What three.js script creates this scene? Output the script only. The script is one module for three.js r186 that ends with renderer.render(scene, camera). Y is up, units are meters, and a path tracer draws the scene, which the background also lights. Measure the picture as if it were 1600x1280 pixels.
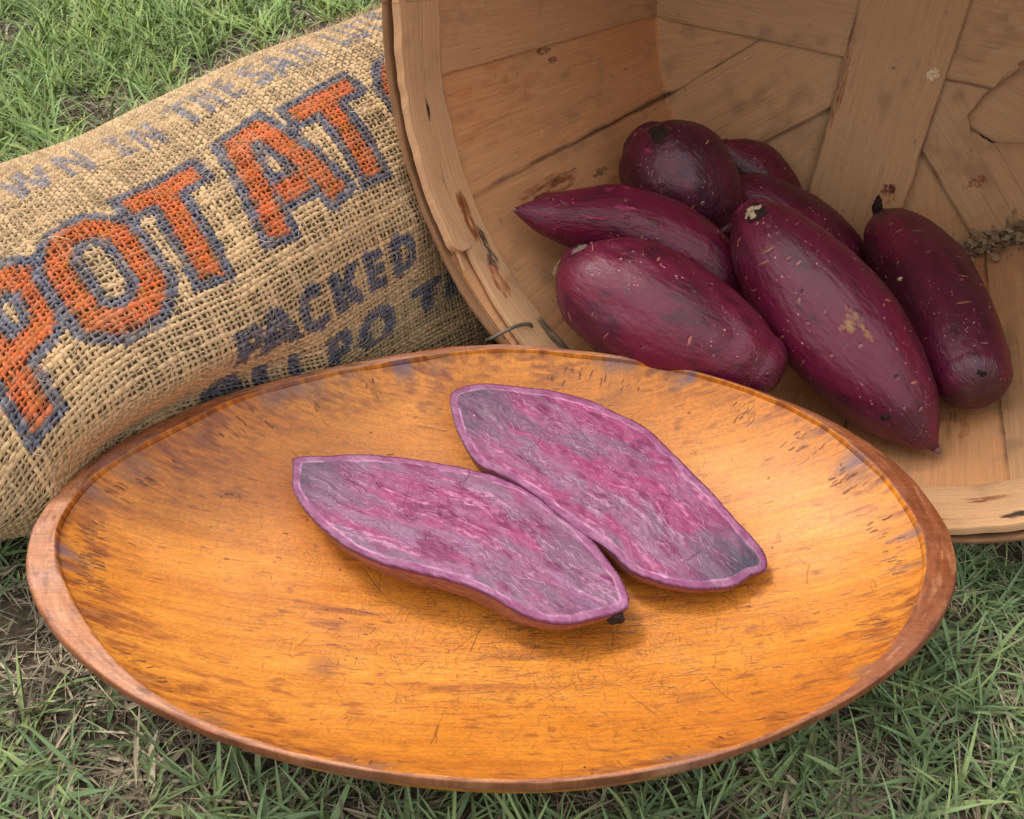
import * as THREE from 'three';
import { mergeGeometries } from 'three/addons/utils/BufferGeometryUtils.js';

// ---------------------------------------------------------------- camera, sky, sun, exposure
const scene = new THREE.Scene();
const camera = new THREE.PerspectiveCamera(50.74, 1600 / 1280, 0.02, 60);
camera.position.set(0, 0.37, 0);
camera.rotation.set(-42.047 * Math.PI / 180, 0, 0);
camera.focus = 0.5;
camera.userData.fStop = 30;
scene.add(camera);
const renderer = new THREE.WebGLRenderer({ antialias: true });
renderer.toneMapping = THREE.LinearToneMapping;
renderer.toneMappingExposure = 1.4;
renderer.shadowMap.enabled = true;
{ // bright overcast sky, a little brighter towards the veiled sun
  const w = 512, h = 256, d = new Float32Array(w * h * 4);
  const sd = new THREE.Vector3(-0.42, 0.85, -0.28).normalize();
  for (let j = 0; j < h; j++) for (let i = 0; i < w; i++) {
    const th = (j + 0.5) / h * Math.PI - Math.PI / 2, ph = (i + 0.5) / w * Math.PI * 2 - Math.PI;
    const x = Math.cos(th) * Math.cos(ph), y = Math.sin(th), z = Math.cos(th) * Math.sin(ph);
    const c = Math.max(0, x * sd.x + y * sd.y + z * sd.z);
    let l = y > 0 ? 0.5 + 0.72 * y + 1.0 * Math.pow(c, 5) : 0.2;
    l *= 1 + 0.1 * Math.sin(x * 5 + 2 * Math.sin(z * 4)) * Math.sin(z * 6 + y * 3);
    const o = (j * w + i) * 4;
    d[o] = l * 0.99; d[o + 1] = l; d[o + 2] = l * 1.03; d[o + 3] = 1;
  }
  const t = new THREE.DataTexture(d, w, h, THREE.RGBAFormat, THREE.FloatType);
  t.mapping = THREE.EquirectangularReflectionMapping; t.magFilter = THREE.LinearFilter; t.minFilter = THREE.LinearFilter; t.needsUpdate = true;
  scene.background = t; scene.environment = t;
}
const sun = new THREE.DirectionalLight(0xfff1de, 1.5);
sun.position.set(-0.42 * 3, 0.85 * 3, -0.28 * 3 - 0.4);
sun.target.position.set(0, 0, -0.4);
sun.castShadow = true; sun.shadow.radius = 24;
sun.shadow.mapSize.set(2048, 2048);
Object.assign(sun.shadow.camera, { left: -1.2, right: 1.2, top: 1.2, bottom: -1.2, near: 0.1, far: 8 });
scene.add(sun, sun.target);

// ---------------------------------------------------------------- helpers
const V3 = THREE.Vector3;
function rng(seed) { let a = seed >>> 0; return () => { a = (a + 0x6D2B79F5) | 0; let t = Math.imul(a ^ (a >>> 15), 1 | a); t = (t + Math.imul(t ^ (t >>> 7), 61 | t)) ^ t; return ((t ^ (t >>> 14)) >>> 0) / 4294967296; }; }
const hash3 = (x, y, z) => { let h = Math.imul(x, 374761393) ^ Math.imul(y, 668265263) ^ Math.imul(z, 2147483647 ^ 0x5bd1e995); h = Math.imul(h ^ (h >>> 13), 1274126177); h ^= h >>> 16; return (h >>> 0) / 4294967296; };
function vnoise(x, y, z = 0) {          // value noise, -1..1
  const xi = Math.floor(x), yi = Math.floor(y), zi = Math.floor(z);
  let fx = x - xi, fy = y - yi, fz = z - zi;
  fx = fx * fx * (3 - 2 * fx); fy = fy * fy * (3 - 2 * fy); fz = fz * fz * (3 - 2 * fz);
  const L = (a, b, t) => a + (b - a) * t;
  const a = L(L(hash3(xi, yi, zi), hash3(xi + 1, yi, zi), fx), L(hash3(xi, yi + 1, zi), hash3(xi + 1, yi + 1, zi), fx), fy);
  if (fz === 0) return a * 2 - 1;
  const b = L(L(hash3(xi, yi, zi + 1), hash3(xi + 1, yi, zi + 1), fx), L(hash3(xi, yi + 1, zi + 1), hash3(xi + 1, yi + 1, zi + 1), fx), fy);
  return L(a, b, fz) * 2 - 1;
}
function fbm(x, y, z = 0, o = 4) { let s = 0, a = 0.5, n = 0; for (let i = 0; i < o; i++) { s += a * vnoise(x, y, z); n += a; a *= 0.5; x = x * 2.03 + 7.1; y = y * 2.03 + 3.7; z = z ? z * 2.03 + 1.3 : 0; } return s / n; }
const clamp = (x, a = 0, b = 1) => Math.min(b, Math.max(a, x));
const sstep = (a, b, x) => { const t = clamp((x - a) / (b - a)); return t * t * (3 - 2 * t); };
const lerp = (a, b, t) => a + (b - a) * t;
const mix3 = (a, b, t) => [lerp(a[0], b[0], t), lerp(a[1], b[1], t), lerp(a[2], b[2], t)];
function interp(xs, ys, x) { if (x <= xs[0]) return ys[0]; for (let i = 1; i < xs.length; i++) if (x <= xs[i]) return lerp(ys[i - 1], ys[i], (x - xs[i - 1]) / (xs[i] - xs[i - 1])); return ys[ys.length - 1]; }
const toS = c => c <= 0.0031308 ? c * 12.92 : 1.055 * Math.pow(c, 1 / 2.4) - 0.055;
// a canvas whose pixels come from f(u, v) -> sRGB 0..255 triple (v = 0 at the bottom)
function paintCanvas(w, h, f) {
  const c = document.createElement('canvas'); c.width = w; c.height = h;
  const g = c.getContext('2d'), im = g.createImageData(w, h), d = im.data;
  for (let j = 0; j < h; j++) for (let i = 0; i < w; i++) {
    const p = f((i + 0.5) / w, 1 - (j + 0.5) / h), o = (j * w + i) * 4;
    d[o] = clamp(p[0], 0, 255); d[o + 1] = clamp(p[1], 0, 255); d[o + 2] = clamp(p[2], 0, 255); d[o + 3] = 255;
  }
  g.putImageData(im, 0, 0);
  return [c, g];
}
function canvasTex(c, srgb = true, repeat = false) {
  const t = new THREE.CanvasTexture(c);
  if (srgb) t.colorSpace = THREE.SRGBColorSpace;
  t.wrapS = t.wrapT = repeat ? THREE.RepeatWrapping : THREE.ClampToEdgeWrapping;
  return t;
}
function grid(nu, nv, fp, fuv, wrapU = false) { // fp(i,j) -> V3 ; (nu+1)x(nv+1)
  const p = [], uv = [], ix = [];
  for (let j = 0; j <= nv; j++) for (let i = 0; i <= nu; i++) { const q = fp(i / nu, j / nv); p.push(q.x, q.y, q.z); const t = fuv ? fuv(i / nu, j / nv, q) : [i / nu, j / nv]; uv.push(t[0], t[1]); }
  for (let j = 0; j < nv; j++) for (let i = 0; i < nu; i++) { const a = j * (nu + 1) + i, b = a + 1, c = a + nu + 1, d = c + 1; ix.push(a, b, d, a, d, c); }
  const g = new THREE.BufferGeometry();
  g.setAttribute('position', new THREE.Float32BufferAttribute(p, 3)); g.setAttribute('uv', new THREE.Float32BufferAttribute(uv, 2)); g.setIndex(ix);
  g.computeVertexNormals();
  if (wrapU) { const n = g.attributes.normal; for (let j = 0; j <= nv; j++) { const a = j * (nu + 1), b = a + nu; const v = new V3(n.getX(a) + n.getX(b), n.getY(a) + n.getY(b), n.getZ(a) + n.getZ(b)).normalize(); n.setXYZ(a, v.x, v.y, v.z); n.setXYZ(b, v.x, v.y, v.z); } }
  return g;
}
function rawGeo(p, ix, uv, col, nor) {
  const g = new THREE.BufferGeometry();
  g.setAttribute('position', new THREE.Float32BufferAttribute(p, 3));
  if (uv) g.setAttribute('uv', new THREE.Float32BufferAttribute(uv, 2));
  if (col) g.setAttribute('color', new THREE.Float32BufferAttribute(col, 3));
  g.setIndex(ix);
  if (nor) g.setAttribute('normal', new THREE.Float32BufferAttribute(nor, 3)); else g.computeVertexNormals();
  return g;
}
const used = {};
function numbered(n) { used[n] = (used[n] || 0) + 1; return used[n] === 1 ? n : n + '_' + String(used[n] - 1).padStart(3, '0'); }
function thing(name, label, category, pos = [0, 0, 0], group) {
  const o = new THREE.Group(); o.name = numbered(name); o.position.set(...pos); scene.add(o);
  o.userData = { label, category }; if (group) o.userData.group = group;
  return o;
}
function part(name, geo, mat, parent, origin) {  // geometry is in world metres; shift it into the parent's frame
  const m = new THREE.Mesh(geo, mat); m.name = name; m.castShadow = m.receiveShadow = true;
  if (parent) { if (origin !== false) geo.translate(-parent.position.x, -parent.position.y, -parent.position.z); parent.add(m); } else scene.add(m);
  return m;
}

// ---------------------------------------------------------------- dimensions
// bushel basket lying on its side: axis from the base disc B to the mouth C
const BC = new V3(0.146, 0.231, -0.3591), BB = new V3(0.2678, 0.1852, -0.6076);
const BN = new V3(-0.43419, 0.16351, 0.88586).normalize(), BS = new V3(0.89794, 0, 0.44011), BU = new V3(0.07196, 0.98654, -0.14682);
const BR = 0.2368, BRb = 0.18198, BH = 0.28053;
const basketPt = (rad, ang, ax) => BB.clone().addScaledVector(BN, ax).addScaledVector(BS, rad * Math.cos(ang)).addScaledVector(BU, rad * Math.sin(ang));
const coneR = h => BRb + (BR - BRb) * h;
// bowl
const WC = [-0.0087, -0.2615], WH = [0.20581, 0.12627], WY = 0.07;
const four = (w, t) => { let s = w[0]; for (let k = 1; k < 9; k++) s += w[2 * k - 1] * Math.cos(k * t) + w[2 * k] * Math.sin(k * t); return s; };
const rOut = t => four([0.9861, 0.0023, 0.0046, 0.0098, 0.0012, -0.0076, 0.01, 0.014, 0.0003, 0.001, -0.0023, -0.0027, 0.0011, -0.0019, 0.0027, 0.0008, -0.0004], t);
const rIn = t => four([0.9436, 0.0073, 0.0101, -0.0134, -0.0023, -0.0146, 0.0006, 0.008, 0.0021, -0.0024, -0.0032, 0.0027, 0.0018, -0.0025, 0.0031, 0.0039, 0.0016], t);
const bowlIn = r => 0.016 + (WY - 0.003 - 0.016) * (0.82 * Math.pow(r, 2.25) + 0.18 * Math.pow(r, 9));
function bowlY(x, z) { const a = (x - WC[0]) / WH[0], b = (z - WC[1]) / WH[1], t = Math.atan2(b, a); return bowlIn(Math.min(1, Math.hypot(a, b) / rIn(t))); }

// ---------------------------------------------------------------- ground
{
  const [c] = paintCanvas(1024, 1024, (u, v) => {
    const x = u * 1024, y = v * 1024;
    const n = fbm(x / 60, y / 60, 0, 5), m = fbm(x / 9 + 50, y / 9, 0, 3), k = vnoise(x / 2.2, y / 2.2);
    let c = mix3([34, 27, 21], [74, 60, 45], clamp(0.5 + n * 0.7 + m * 0.35));
    c = mix3(c, [52, 58, 34], clamp(n * 0.8));
    const s = 1 + k * 0.18; return [c[0] * s, c[1] * s, c[2] * s];
  });
  const tex = canvasTex(c, true, true); tex.repeat.set(1, 1);
  const [bc] = paintCanvas(512, 512, (u, v) => { const q = 128 + 110 * fbm(u * 40, v * 40, 0, 5); return [q, q, q]; });
  const bt = canvasTex(bc, false, true);
  const mat = new THREE.MeshStandardMaterial({ map: tex, bumpMap: bt, bumpScale: 0.006, roughness: 1 });
  const N = 220, f = u => { const s = u * 2 - 1; return Math.sign(s) * (0.9 * Math.abs(s) + 29 * Math.pow(Math.abs(s), 6)); };
  const g = grid(N, N, (u, v) => { const x = f(u), z = -0.5 - f(v); const d = Math.hypot(x, z + 0.5); return new V3(x, -0.008 + (d < 3 ? 0.0035 * fbm(x * 22, z * 22, 0, 3) : 0), z); }, (u, v, q) => [q.x / 0.42, -q.z / 0.42]);
  const m = part('ground', g, mat); m.userData = { kind: 'structure', label: 'dark bare soil under the short lawn grass' };
}

// ---------------------------------------------------------------- wooden bowl
{
  const bowl = thing('wooden_bowl', 'long oval honey-brown carved wooden dough bowl on the grass', 'bowl', [WC[0], 0, WC[1]]);
  const W = 1664, H = 1040, X0 = -0.225, Z0 = -0.40, SX = 0.435, SZ = 0.275;
  const rnd = rng(5);
  const blots = []; for (let i = 0; i < 26; i++) blots.push([X0 + SX * rnd(), Z0 + SZ * rnd(), 0.006 + 0.022 * rnd() * rnd(), 0.004 + 0.008 * rnd(), rnd() * 0.55]);
  const [c, g] = paintCanvas(W, H, (u, v) => {
    const x = X0 + u * SX, z = Z0 + (1 - v) * SZ;
    const a = (x - WC[0]) / WH[0], b = (z - WC[1]) / WH[1], t = Math.atan2(b, a), rr = Math.hypot(a, b), ri = rIn(t), k = rr / ri;
    const grain = fbm(x * 14 + 0.6 * fbm(x * 6, z * 30, 0, 2), z * 170, 0, 4), fine = vnoise(x * 90, z * 1500), blot = fbm(x * 26 + 9, z * 60, 0, 4), big = fbm(x * 9 + 3, z * 16 + 4, 0, 3), speck = vnoise(x * 900, z * 1500);
    let c;
    if (k < 1.004) {
      c = mix3([182, 106, 22], [206, 131, 34], clamp(0.5 + grain * 0.8));
      c = mix3(c, [166, 88, 16], clamp(big * 0.7 + grain * 0.3));
      c = mix3(c, [214, 142, 66], clamp(-big * 0.9) * 0.7);
      c = mix3(c, [136, 70, 26], sstep(0.35, 0.8, blot) * 0.35);
      c = mix3(c, [92, 44, 26], sstep(0.35, 0.8, fbm(x * 120, z * 420, 0, 2) + 0.25 * blot) * 0.35);
      for (const q of blots) { const d = ((x - q[0]) / q[2]) ** 2 + ((z - q[1]) / q[3]) ** 2; if (d < 4) c = mix3(c, [104, 56, 36], q[4] * Math.exp(-d * 1.4) * clamp(0.6 + fine * 0.3 + grain * 0.8)); }
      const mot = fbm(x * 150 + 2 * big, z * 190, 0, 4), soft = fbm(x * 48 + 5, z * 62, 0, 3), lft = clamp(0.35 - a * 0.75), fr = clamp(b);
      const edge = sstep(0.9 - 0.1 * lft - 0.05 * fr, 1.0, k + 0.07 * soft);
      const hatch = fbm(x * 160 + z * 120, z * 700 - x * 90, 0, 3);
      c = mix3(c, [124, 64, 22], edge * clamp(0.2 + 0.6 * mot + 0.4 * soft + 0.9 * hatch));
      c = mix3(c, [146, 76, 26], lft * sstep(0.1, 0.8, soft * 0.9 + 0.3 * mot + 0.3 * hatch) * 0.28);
      c = mix3(c, [120, 88, 92], sstep(0.9, 1.0, k) * clamp(fbm(t * 14 + 4, k * 8, 0, 3) * 1.5 - 0.1));
      // dark ring of long tool scratches low in the basin
      c = mix3(c, [108, 52, 22], 0.5 * sstep(0.1, 0.55, fbm(x * 22, z * 220 + 8, 0, 3)) * sstep(0.06, 0.0, Math.abs(k - 0.42) * 0.35) * (b > -0.1 ? 1 : 0.25));
    } else {
      const w = fbm(t * 7, rr * 70, 0, 4), f2 = (rr - ri) / (rOut(t) - ri);
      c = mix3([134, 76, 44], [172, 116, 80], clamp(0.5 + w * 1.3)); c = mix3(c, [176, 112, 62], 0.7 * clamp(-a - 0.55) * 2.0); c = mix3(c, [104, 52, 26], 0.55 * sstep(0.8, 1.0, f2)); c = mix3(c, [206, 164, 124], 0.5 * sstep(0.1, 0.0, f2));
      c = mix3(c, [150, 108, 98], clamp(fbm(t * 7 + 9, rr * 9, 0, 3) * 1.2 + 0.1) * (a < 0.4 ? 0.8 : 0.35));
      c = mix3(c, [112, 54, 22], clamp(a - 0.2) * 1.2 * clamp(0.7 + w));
      c = mix3(c, [84, 44, 28], sstep(0.05, 0.6, fbm(t * 16, rr * 110, 0, 4)) * 0.5); c = mix3(c, [196, 150, 110], sstep(0.2, 0.7, fbm(t * 12 + 5, rr * 120, 0, 3)) * 0.4);
    }
    const s = 1 + fine * 0.06 + speck * 0.075; return [c[0] * s, c[1] * s, c[2] * s];
  });
  const [hc, hg] = paintCanvas(W, H, (u, v) => { const x = X0 + u * SX, z = Z0 + (1 - v) * SZ; const q = 150 + 10 * vnoise(x * 90, z * 1500) + 26 * fbm(x * 40, z * 90, 0, 3); return [q, q, q]; });
  const px = x => (x - X0) / SX * W, pz = z => (z - Z0) / SZ * H;
  const line = (x1, z1, x2, z2, wd, al, col = '40,18,6', bump = true) => {
    const mx = (x1 + x2) / 2 + (rnd() - 0.5) * 0.002, mz = (z1 + z2) / 2 + (rnd() - 0.5) * 0.002;
    for (const [q, st] of [[g, `rgba(${col},${al})`], [hg, `rgba(0,0,0,${al})`]]) { if (q === hg && !bump) continue; q.strokeStyle = st; q.lineWidth = wd; q.beginPath(); q.moveTo(px(x1), pz(z1)); q.quadraticCurveTo(px(mx), pz(mz), px(x2), pz(z2)); q.stroke(); }
  };
  for (let i = 0; i < 7000; i++) { // knife scratches, denser low in the middle and to the front right
    const big = rnd() < 0.05; let x, z;
    if (rnd() < 0.7) { x = WC[0] + 0.03 + (rnd() + rnd() - 1) * 0.15; z = WC[1] + 0.035 + (rnd() + rnd() - 1) * 0.07; } else { x = X0 + SX * rnd(); z = Z0 + SZ * rnd(); }
    const k = Math.hypot((x - WC[0]) / WH[0], (z - WC[1]) / WH[1]); if (k > 0.9) continue;
    const an = rnd() < 0.4 ? (rnd() - 0.5) * 0.5 : rnd() * Math.PI, l = big ? 0.006 + 0.014 * rnd() : 0.0015 + 0.006 * rnd();
    line(x, z, x + Math.cos(an) * l, z + Math.sin(an) * l, 0.5 + rnd() * (big ? 1.2 : 0.6), 0.12 + 0.45 * rnd() * rnd(), rnd() < 0.03 ? '240,190,130' : '50,22,8');
  }
  for (let i = 0; i < 620; i++) { // rows of dark chisel marks just under the rim
    const t = rnd() * Math.PI * 2, cl = fbm(Math.cos(t) * 8 + 3, Math.sin(t) * 8, 0, 3); if (cl < 0.06) continue;
    const k0 = 0.93 + 0.05 * rnd(), k1 = k0 - 0.010 - 0.030 * rnd() * rnd(), r = rIn(t), t2 = t + (rnd() - 0.5) * 0.012;
    line(WC[0] + WH[0] * r * k0 * Math.cos(t), WC[1] + WH[1] * r * k0 * Math.sin(t), WC[0] + WH[0] * r * k1 * Math.cos(t2), WC[1] + WH[1] * r * k1 * Math.sin(t2), 0.8 + 2.0 * rnd(), 0.2 + 0.5 * rnd(), rnd() < 0.5 ? '46,30,36' : '58,24,8');
  }
  for (let i = 0; i < 6000; i++) { // pores along the grain
    const x = X0 + SX * rnd(), z = Z0 + SZ * rnd(), k = Math.hypot((x - WC[0]) / WH[0], (z - WC[1]) / WH[1]); if (k > 0.88) continue;
    const d = fbm(x * 20, z * 60 + 3, 0, 3) + 0.25 * (z - WC[1] > 0.02 ? 1 : 0); if (d < -0.05) continue;
    line(x, z, x + 0.0006 + 0.0026 * rnd() * rnd(), z + (rnd() - 0.5) * 0.0005, 0.5 + 0.6 * rnd(), 0.12 + 0.35 * rnd() * clamp(d * 2 + 0.2), '96,46,16'); }
  for (let i = 0; i < 70; i++) { // stray dark pits
    const t = rnd() * 6.28, k = 0.35 + 0.55 * rnd(), x = WC[0] + WH[0] * k * Math.cos(t), z = WC[1] + WH[1] * k * Math.sin(t); line(x, z, x + (rnd() - 0.3) * 0.006, z + (rnd() - 0.5) * 0.0015, 1.5 + 2 * rnd(), 0.5, '50,22,16'); }
  const map = canvasTex(c), bump = canvasTex(hc, false);
  const mk = (rough, cc, ccr) => new THREE.MeshPhysicalMaterial({ map, bumpMap: bump, bumpScale: 0.0009, roughness: rough, clearcoat: cc, clearcoatRoughness: ccr });
  const mIn = mk(0.5, 0.36, 0.55), mRim = mk(0.5, 0.0, 0.4);
  const uvf = (u, v, q) => [(q.x - X0) / SX, 1 - (q.z - Z0) / SZ];
  const at = (t, r, y) => new V3(WC[0] + WH[0] * r * Math.cos(t), y, WC[1] + WH[1] * r * Math.sin(t));
  const wob = t => 0.0012 * fbm(Math.cos(t) * 4, Math.sin(t) * 4, 0, 3);
  part('basin', grid(320, 72, (u, v) => { const t = u * Math.PI * 2, k = Math.pow(v, 0.85); return at(t, rIn(t) * k, bowlIn(k) + wob(t) * k ** 8 + 0.0006 * fbm(Math.cos(t) * k * 9, Math.sin(t) * k * 6 + 4, 0, 2)); }, uvf, true), mIn, bowl);
  // rim: soft inner lip, flat top, rounded outer lip, then the outer wall down to the foot
  const prof = [[0, -0.003], [0.015, -0.0012], [0.05, -0.0004], [0.1, 0], [0.5, 0.0002], [0.84, -0.0002], [0.92, -0.0007], [0.975, -0.0021], [1.0, -0.0052]];
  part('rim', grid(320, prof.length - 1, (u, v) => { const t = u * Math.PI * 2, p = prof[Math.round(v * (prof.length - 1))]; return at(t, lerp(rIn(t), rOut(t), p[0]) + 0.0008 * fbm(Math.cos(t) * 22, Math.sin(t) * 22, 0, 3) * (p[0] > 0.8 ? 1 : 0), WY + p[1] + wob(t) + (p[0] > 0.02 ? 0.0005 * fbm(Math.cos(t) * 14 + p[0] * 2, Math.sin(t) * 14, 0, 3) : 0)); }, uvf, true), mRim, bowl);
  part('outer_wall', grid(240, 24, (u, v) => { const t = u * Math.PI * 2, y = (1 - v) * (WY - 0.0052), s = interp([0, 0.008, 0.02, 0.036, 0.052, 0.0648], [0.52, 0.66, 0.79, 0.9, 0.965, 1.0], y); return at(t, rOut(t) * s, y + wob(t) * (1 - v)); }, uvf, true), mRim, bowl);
  const foot = grid(120, 4, (u, v) => { const t = u * Math.PI * 2; return at(t, rOut(t) * 0.52 * v, 0); }, uvf); part('foot', foot, mRim, bowl);
}

// ---------------------------------------------------------------- halved sweet potato
function halfPotato(label, ctr, nrm, ax, bx, outline, T, seed, grayEnds) {
  const o = thing('halved_sweet_potato', label, 'sweet potato', ctr, 'sweet potato halves in the bowl');
  const C = new V3(...ctr), N = new V3(...nrm), A = new V3(...ax), Bv = new V3(...bx);
  const cv = new THREE.CatmullRomCurve3(outline.map(p => new V3(p[0], p[1], 0)), true, 'centripetal');
  const M = 220, P = cv.getSpacedPoints(M);
  P.forEach((p, i) => { const w = 1 + 0.011 * fbm(i * 0.2 + seed, seed, 0, 3); p.multiplyScalar(i === M ? 1 : w); }); P[M].copy(P[0]);
  const world = (a, b, h) => C.clone().addScaledVector(A, a).addScaledVector(Bv, b).addScaledVector(N, h);
  const S = 0.21, W = 1024, H = 512; // texture covers 0.21 x 0.105 m
  const dist = (x, y) => { let m = 1; for (let i = 0; i < M; i++) { const a = P[i], b = P[i + 1], dx = b.x - a.x, dy = b.y - a.y, t = clamp(((x - a.x) * dx + (y - a.y) * dy) / (dx * dx + dy * dy)); m = Math.min(m, (x - a.x - t * dx) ** 2 + (y - a.y - t * dy) ** 2); } return Math.sqrt(m); };
  const uvOf = (a, b) => [a / S + 0.5, b / (S / 2) + 0.5];
  const df = new Float32Array(128 * 64); for (let j = 0; j < 64; j++) for (let i = 0; i < 128; i++) df[j * 128 + i] = dist(((i + 0.5) / 128 - 0.5) * S, ((j + 0.5) / 64 - 0.5) * S / 2);
  const dAt = (u, v) => { const x = clamp(u * 128 - 0.5, 0, 126.99), y = clamp(v * 64 - 0.5, 0, 62.99), i = x | 0, j = y | 0, fx = x - i, fy = y - j, q = j * 128 + i; return lerp(lerp(df[q], df[q + 1], fx), lerp(df[q + 128], df[q + 129], fx), fy); };
  const hgt = new Float32Array(W * H);
  const [c, g] = paintCanvas(W, H, (u, v) => {
    const x = (u - 0.5) * S, y = (v - 0.5) * S / 2, d = dAt(u, v), s = seed * 7;
    const wx = x + 0.004 * fbm(x * 60 + s, y * 60, 0, 2), wy = y + 0.004 * fbm(x * 50, y * 50 + s, 0, 3);
    const al = wx, ac = wy - 0.009 * Math.exp(-(((wx - 0.01) / 0.045) ** 2)) + 0.08 * wx;
    const streak = fbm(al * 30 + s, ac * 420, 0, 4), patch = fbm(al * 26 + s * 2, ac * 105 + s, 0, 4), fine = fbm(x * 420, ac * 1100 + s, 0, 2), grit = vnoise(x * 2600, y * 2600);
    let c = mix3([132, 92, 116], [142, 60, 98], clamp(0.5 + patch * 1.3 + streak * 0.7));
    c = mix3(c, [112, 88, 104], sstep(-0.05, 0.45, fbm(al * 40 - s, ac * 120 + 3, 0, 4) + streak * 0.35) * 0.75);
    c = mix3(c, [106, 38, 72], sstep(0.15, 0.6, fbm(al * 70 + 31 + s, ac * 190, 0, 4)) * 0.75);
    c = mix3(c, [186, 138, 166], sstep(0.25, 0.65, streak + fine * 0.35) * 0.5);
    for (const [ex, k] of grayEnds) c = mix3(c, [64, 60, 72], k * Math.exp(-(((x - ex) / 0.026) ** 2)) * clamp(0.75 + patch * 1.3));
    // vascular ring and the plainer flesh outside it
    const ring = 0.0040 + 0.0013 * fbm(x * 70 + s, y * 70, 0, 3);
    const outer = sstep(ring + 0.0004, ring - 0.0006, d);
    c = mix3(c, mix3([128, 66, 104], [152, 98, 130], clamp(0.5 + fbm(x * 150, y * 150, 0, 2))), outer * 0.8);
    c = mix3(c, [70, 30, 52], sstep(0.0012, 0.0003, d));
    const rb = Math.exp(-(((d - ring) / 0.0005) ** 2)) * clamp(0.5 + 0.9 * fbm(x * 160 + s, y * 160, 0, 3));
    c = mix3(c, [214, 160, 192], rb * 0.7);
    const inner = 1 - outer;
    const l = 1 + fine * 0.12 + grit * 0.07;
    hgt[(H - 1 - Math.min(H - 1, (v * H) | 0)) * W + Math.min(W - 1, (u * W) | 0)] = (0.55 * streak + 0.7 * patch + 0.3 * fine + 0.1 * grit) * (0.5 + 0.5 * inner) + rb * 0.08;
    return [c[0] * l, c[1] * l, c[2] * l];
  });
  const rnd = rng(seed * 31 + 3);
  const [hc, hg] = paintCanvas(W, H, (u, v) => { const q = 128 + 70 * hgt[(H - 1 - Math.min(H - 1, (v * H) | 0)) * W + Math.min(W - 1, (u * W) | 0)]; return [q, q, q]; });
  const inside = (x, y, m) => dAt(x / S + 0.5, y / (S / 2) + 0.5) > m;
  const path = (x, y, an, l, wob, wd, col, hcol) => { for (const [q, st] of [[g, col], [hg, hcol]]) { if (!st) continue; q.strokeStyle = st; q.lineWidth = wd; q.lineCap = 'round'; q.beginPath(); const r2 = rng((x * 1e6 + y * 1e5) | 0); let a = an; const n = 7; let cx = x, cy = y; for (let i = 0; i <= n; i++) { const X = (cx / S + 0.5) * W, Y = (0.5 - cy / (S / 2)) * H; i ? q.lineTo(X, Y) : q.moveTo(X, Y); a += (r2() - 0.5) * wob; cx += Math.cos(a) * l / n; cy += Math.sin(a) * l / n; } q.stroke(); } };
  const gx = (i) => { for (;;) { const x = (rnd() - 0.5) * 0.17, y = (rnd() - 0.5) * 0.075; const q = P.some(p => Math.hypot(p.x - x, p.y - y) < 0.009); if (!q && inPoly(x, y)) return [x, y]; } };
  const inPoly = (x, y) => { let k = false; for (let i = 0; i < M; i++) { const a = P[i], b = P[i + 1]; if ((a.y > y) !== (b.y > y) && x < (b.x - a.x) * (y - a.y) / (b.y - a.y) + a.x) k = !k; } return k; };
  const slope = (x) => -0.4 * ((x - 0.01) / 0.045) * Math.exp(-(((x - 0.01) / 0.045) ** 2)) - 0.08;
  for (let i = 0; i < 420; i++) { const [x, y] = gx(); path(x, y, slope(x) + (rnd() - 0.5) * 0.4, 0.002 + 0.009 * rnd() * rnd(), 0.7, 0.6 + 1.3 * rnd(), `rgba(226,180,208,${0.2 + 0.45 * rnd()})`, 'rgba(255,255,255,.5)'); }
  for (let i = 0; i < 7; i++) { const [x, y] = gx(); path(x, y, slope(x) + (rnd() - 0.5) * 1.0, 0.004 + 0.012 * rnd(), 1.6, 0.7 + 1.3 * rnd(), `rgba(76,24,52,${0.25 + 0.35 * rnd()})`, 'rgba(0,0,0,.6)'); }
  for (let i = 0; i < 40; i++) { const [x, y] = gx(); path(x, y, rnd() * 6, 0.0006, 1, 1 + 2 * rnd() * rnd(), `rgba(246,226,238,${0.4 + 0.5 * rnd()})`, 'rgba(255,255,255,.6)'); }
  for (let i = 0; i < 3; i++) { const [x, y] = gx(); for (let k = 0; k < 60; k++) path(x + (rnd() - 0.5) * 0.013, y + (rnd() - 0.5) * 0.009, rnd() * 6, 0.0011, 3, 1.0, `rgba(${80 + 60 * rnd() | 0},36,${60 + 30 * rnd() | 0},.35)`, 'rgba(0,0,0,.35)'); }
  const face = grid(M, 46, (u, v) => {
    const p = P[Math.round(u * M)], k = Math.pow(v, 0.8), a = p.x * k, b = p.y * k;
    const h = (0.0008 * fbm(a * 60 + seed, b * 110, seed, 4) - 0.0012 * sstep(0.3, 0.6, fbm(a * 75 + seed * 2, b * 140, seed, 3))) * sstep(1.0, 0.85, k) + 0.0004 * fbm(a * 300, b * 300, seed, 2) * sstep(1, 0.9, k) - 0.0003 * sstep(0.985, 1, k);
    return world(a, b, h);
  }, (u, v) => { const p = P[Math.round(u * M)], k = Math.pow(v, 0.8); return uvOf(p.x * k, p.y * k); }, true);
  part('cut_face', face, new THREE.MeshPhysicalMaterial({ map: canvasTex(c), bumpMap: canvasTex(hc, false), bumpScale: 0.0013, roughness: 0.5, specularIntensity: 0.55 }), o);
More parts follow.
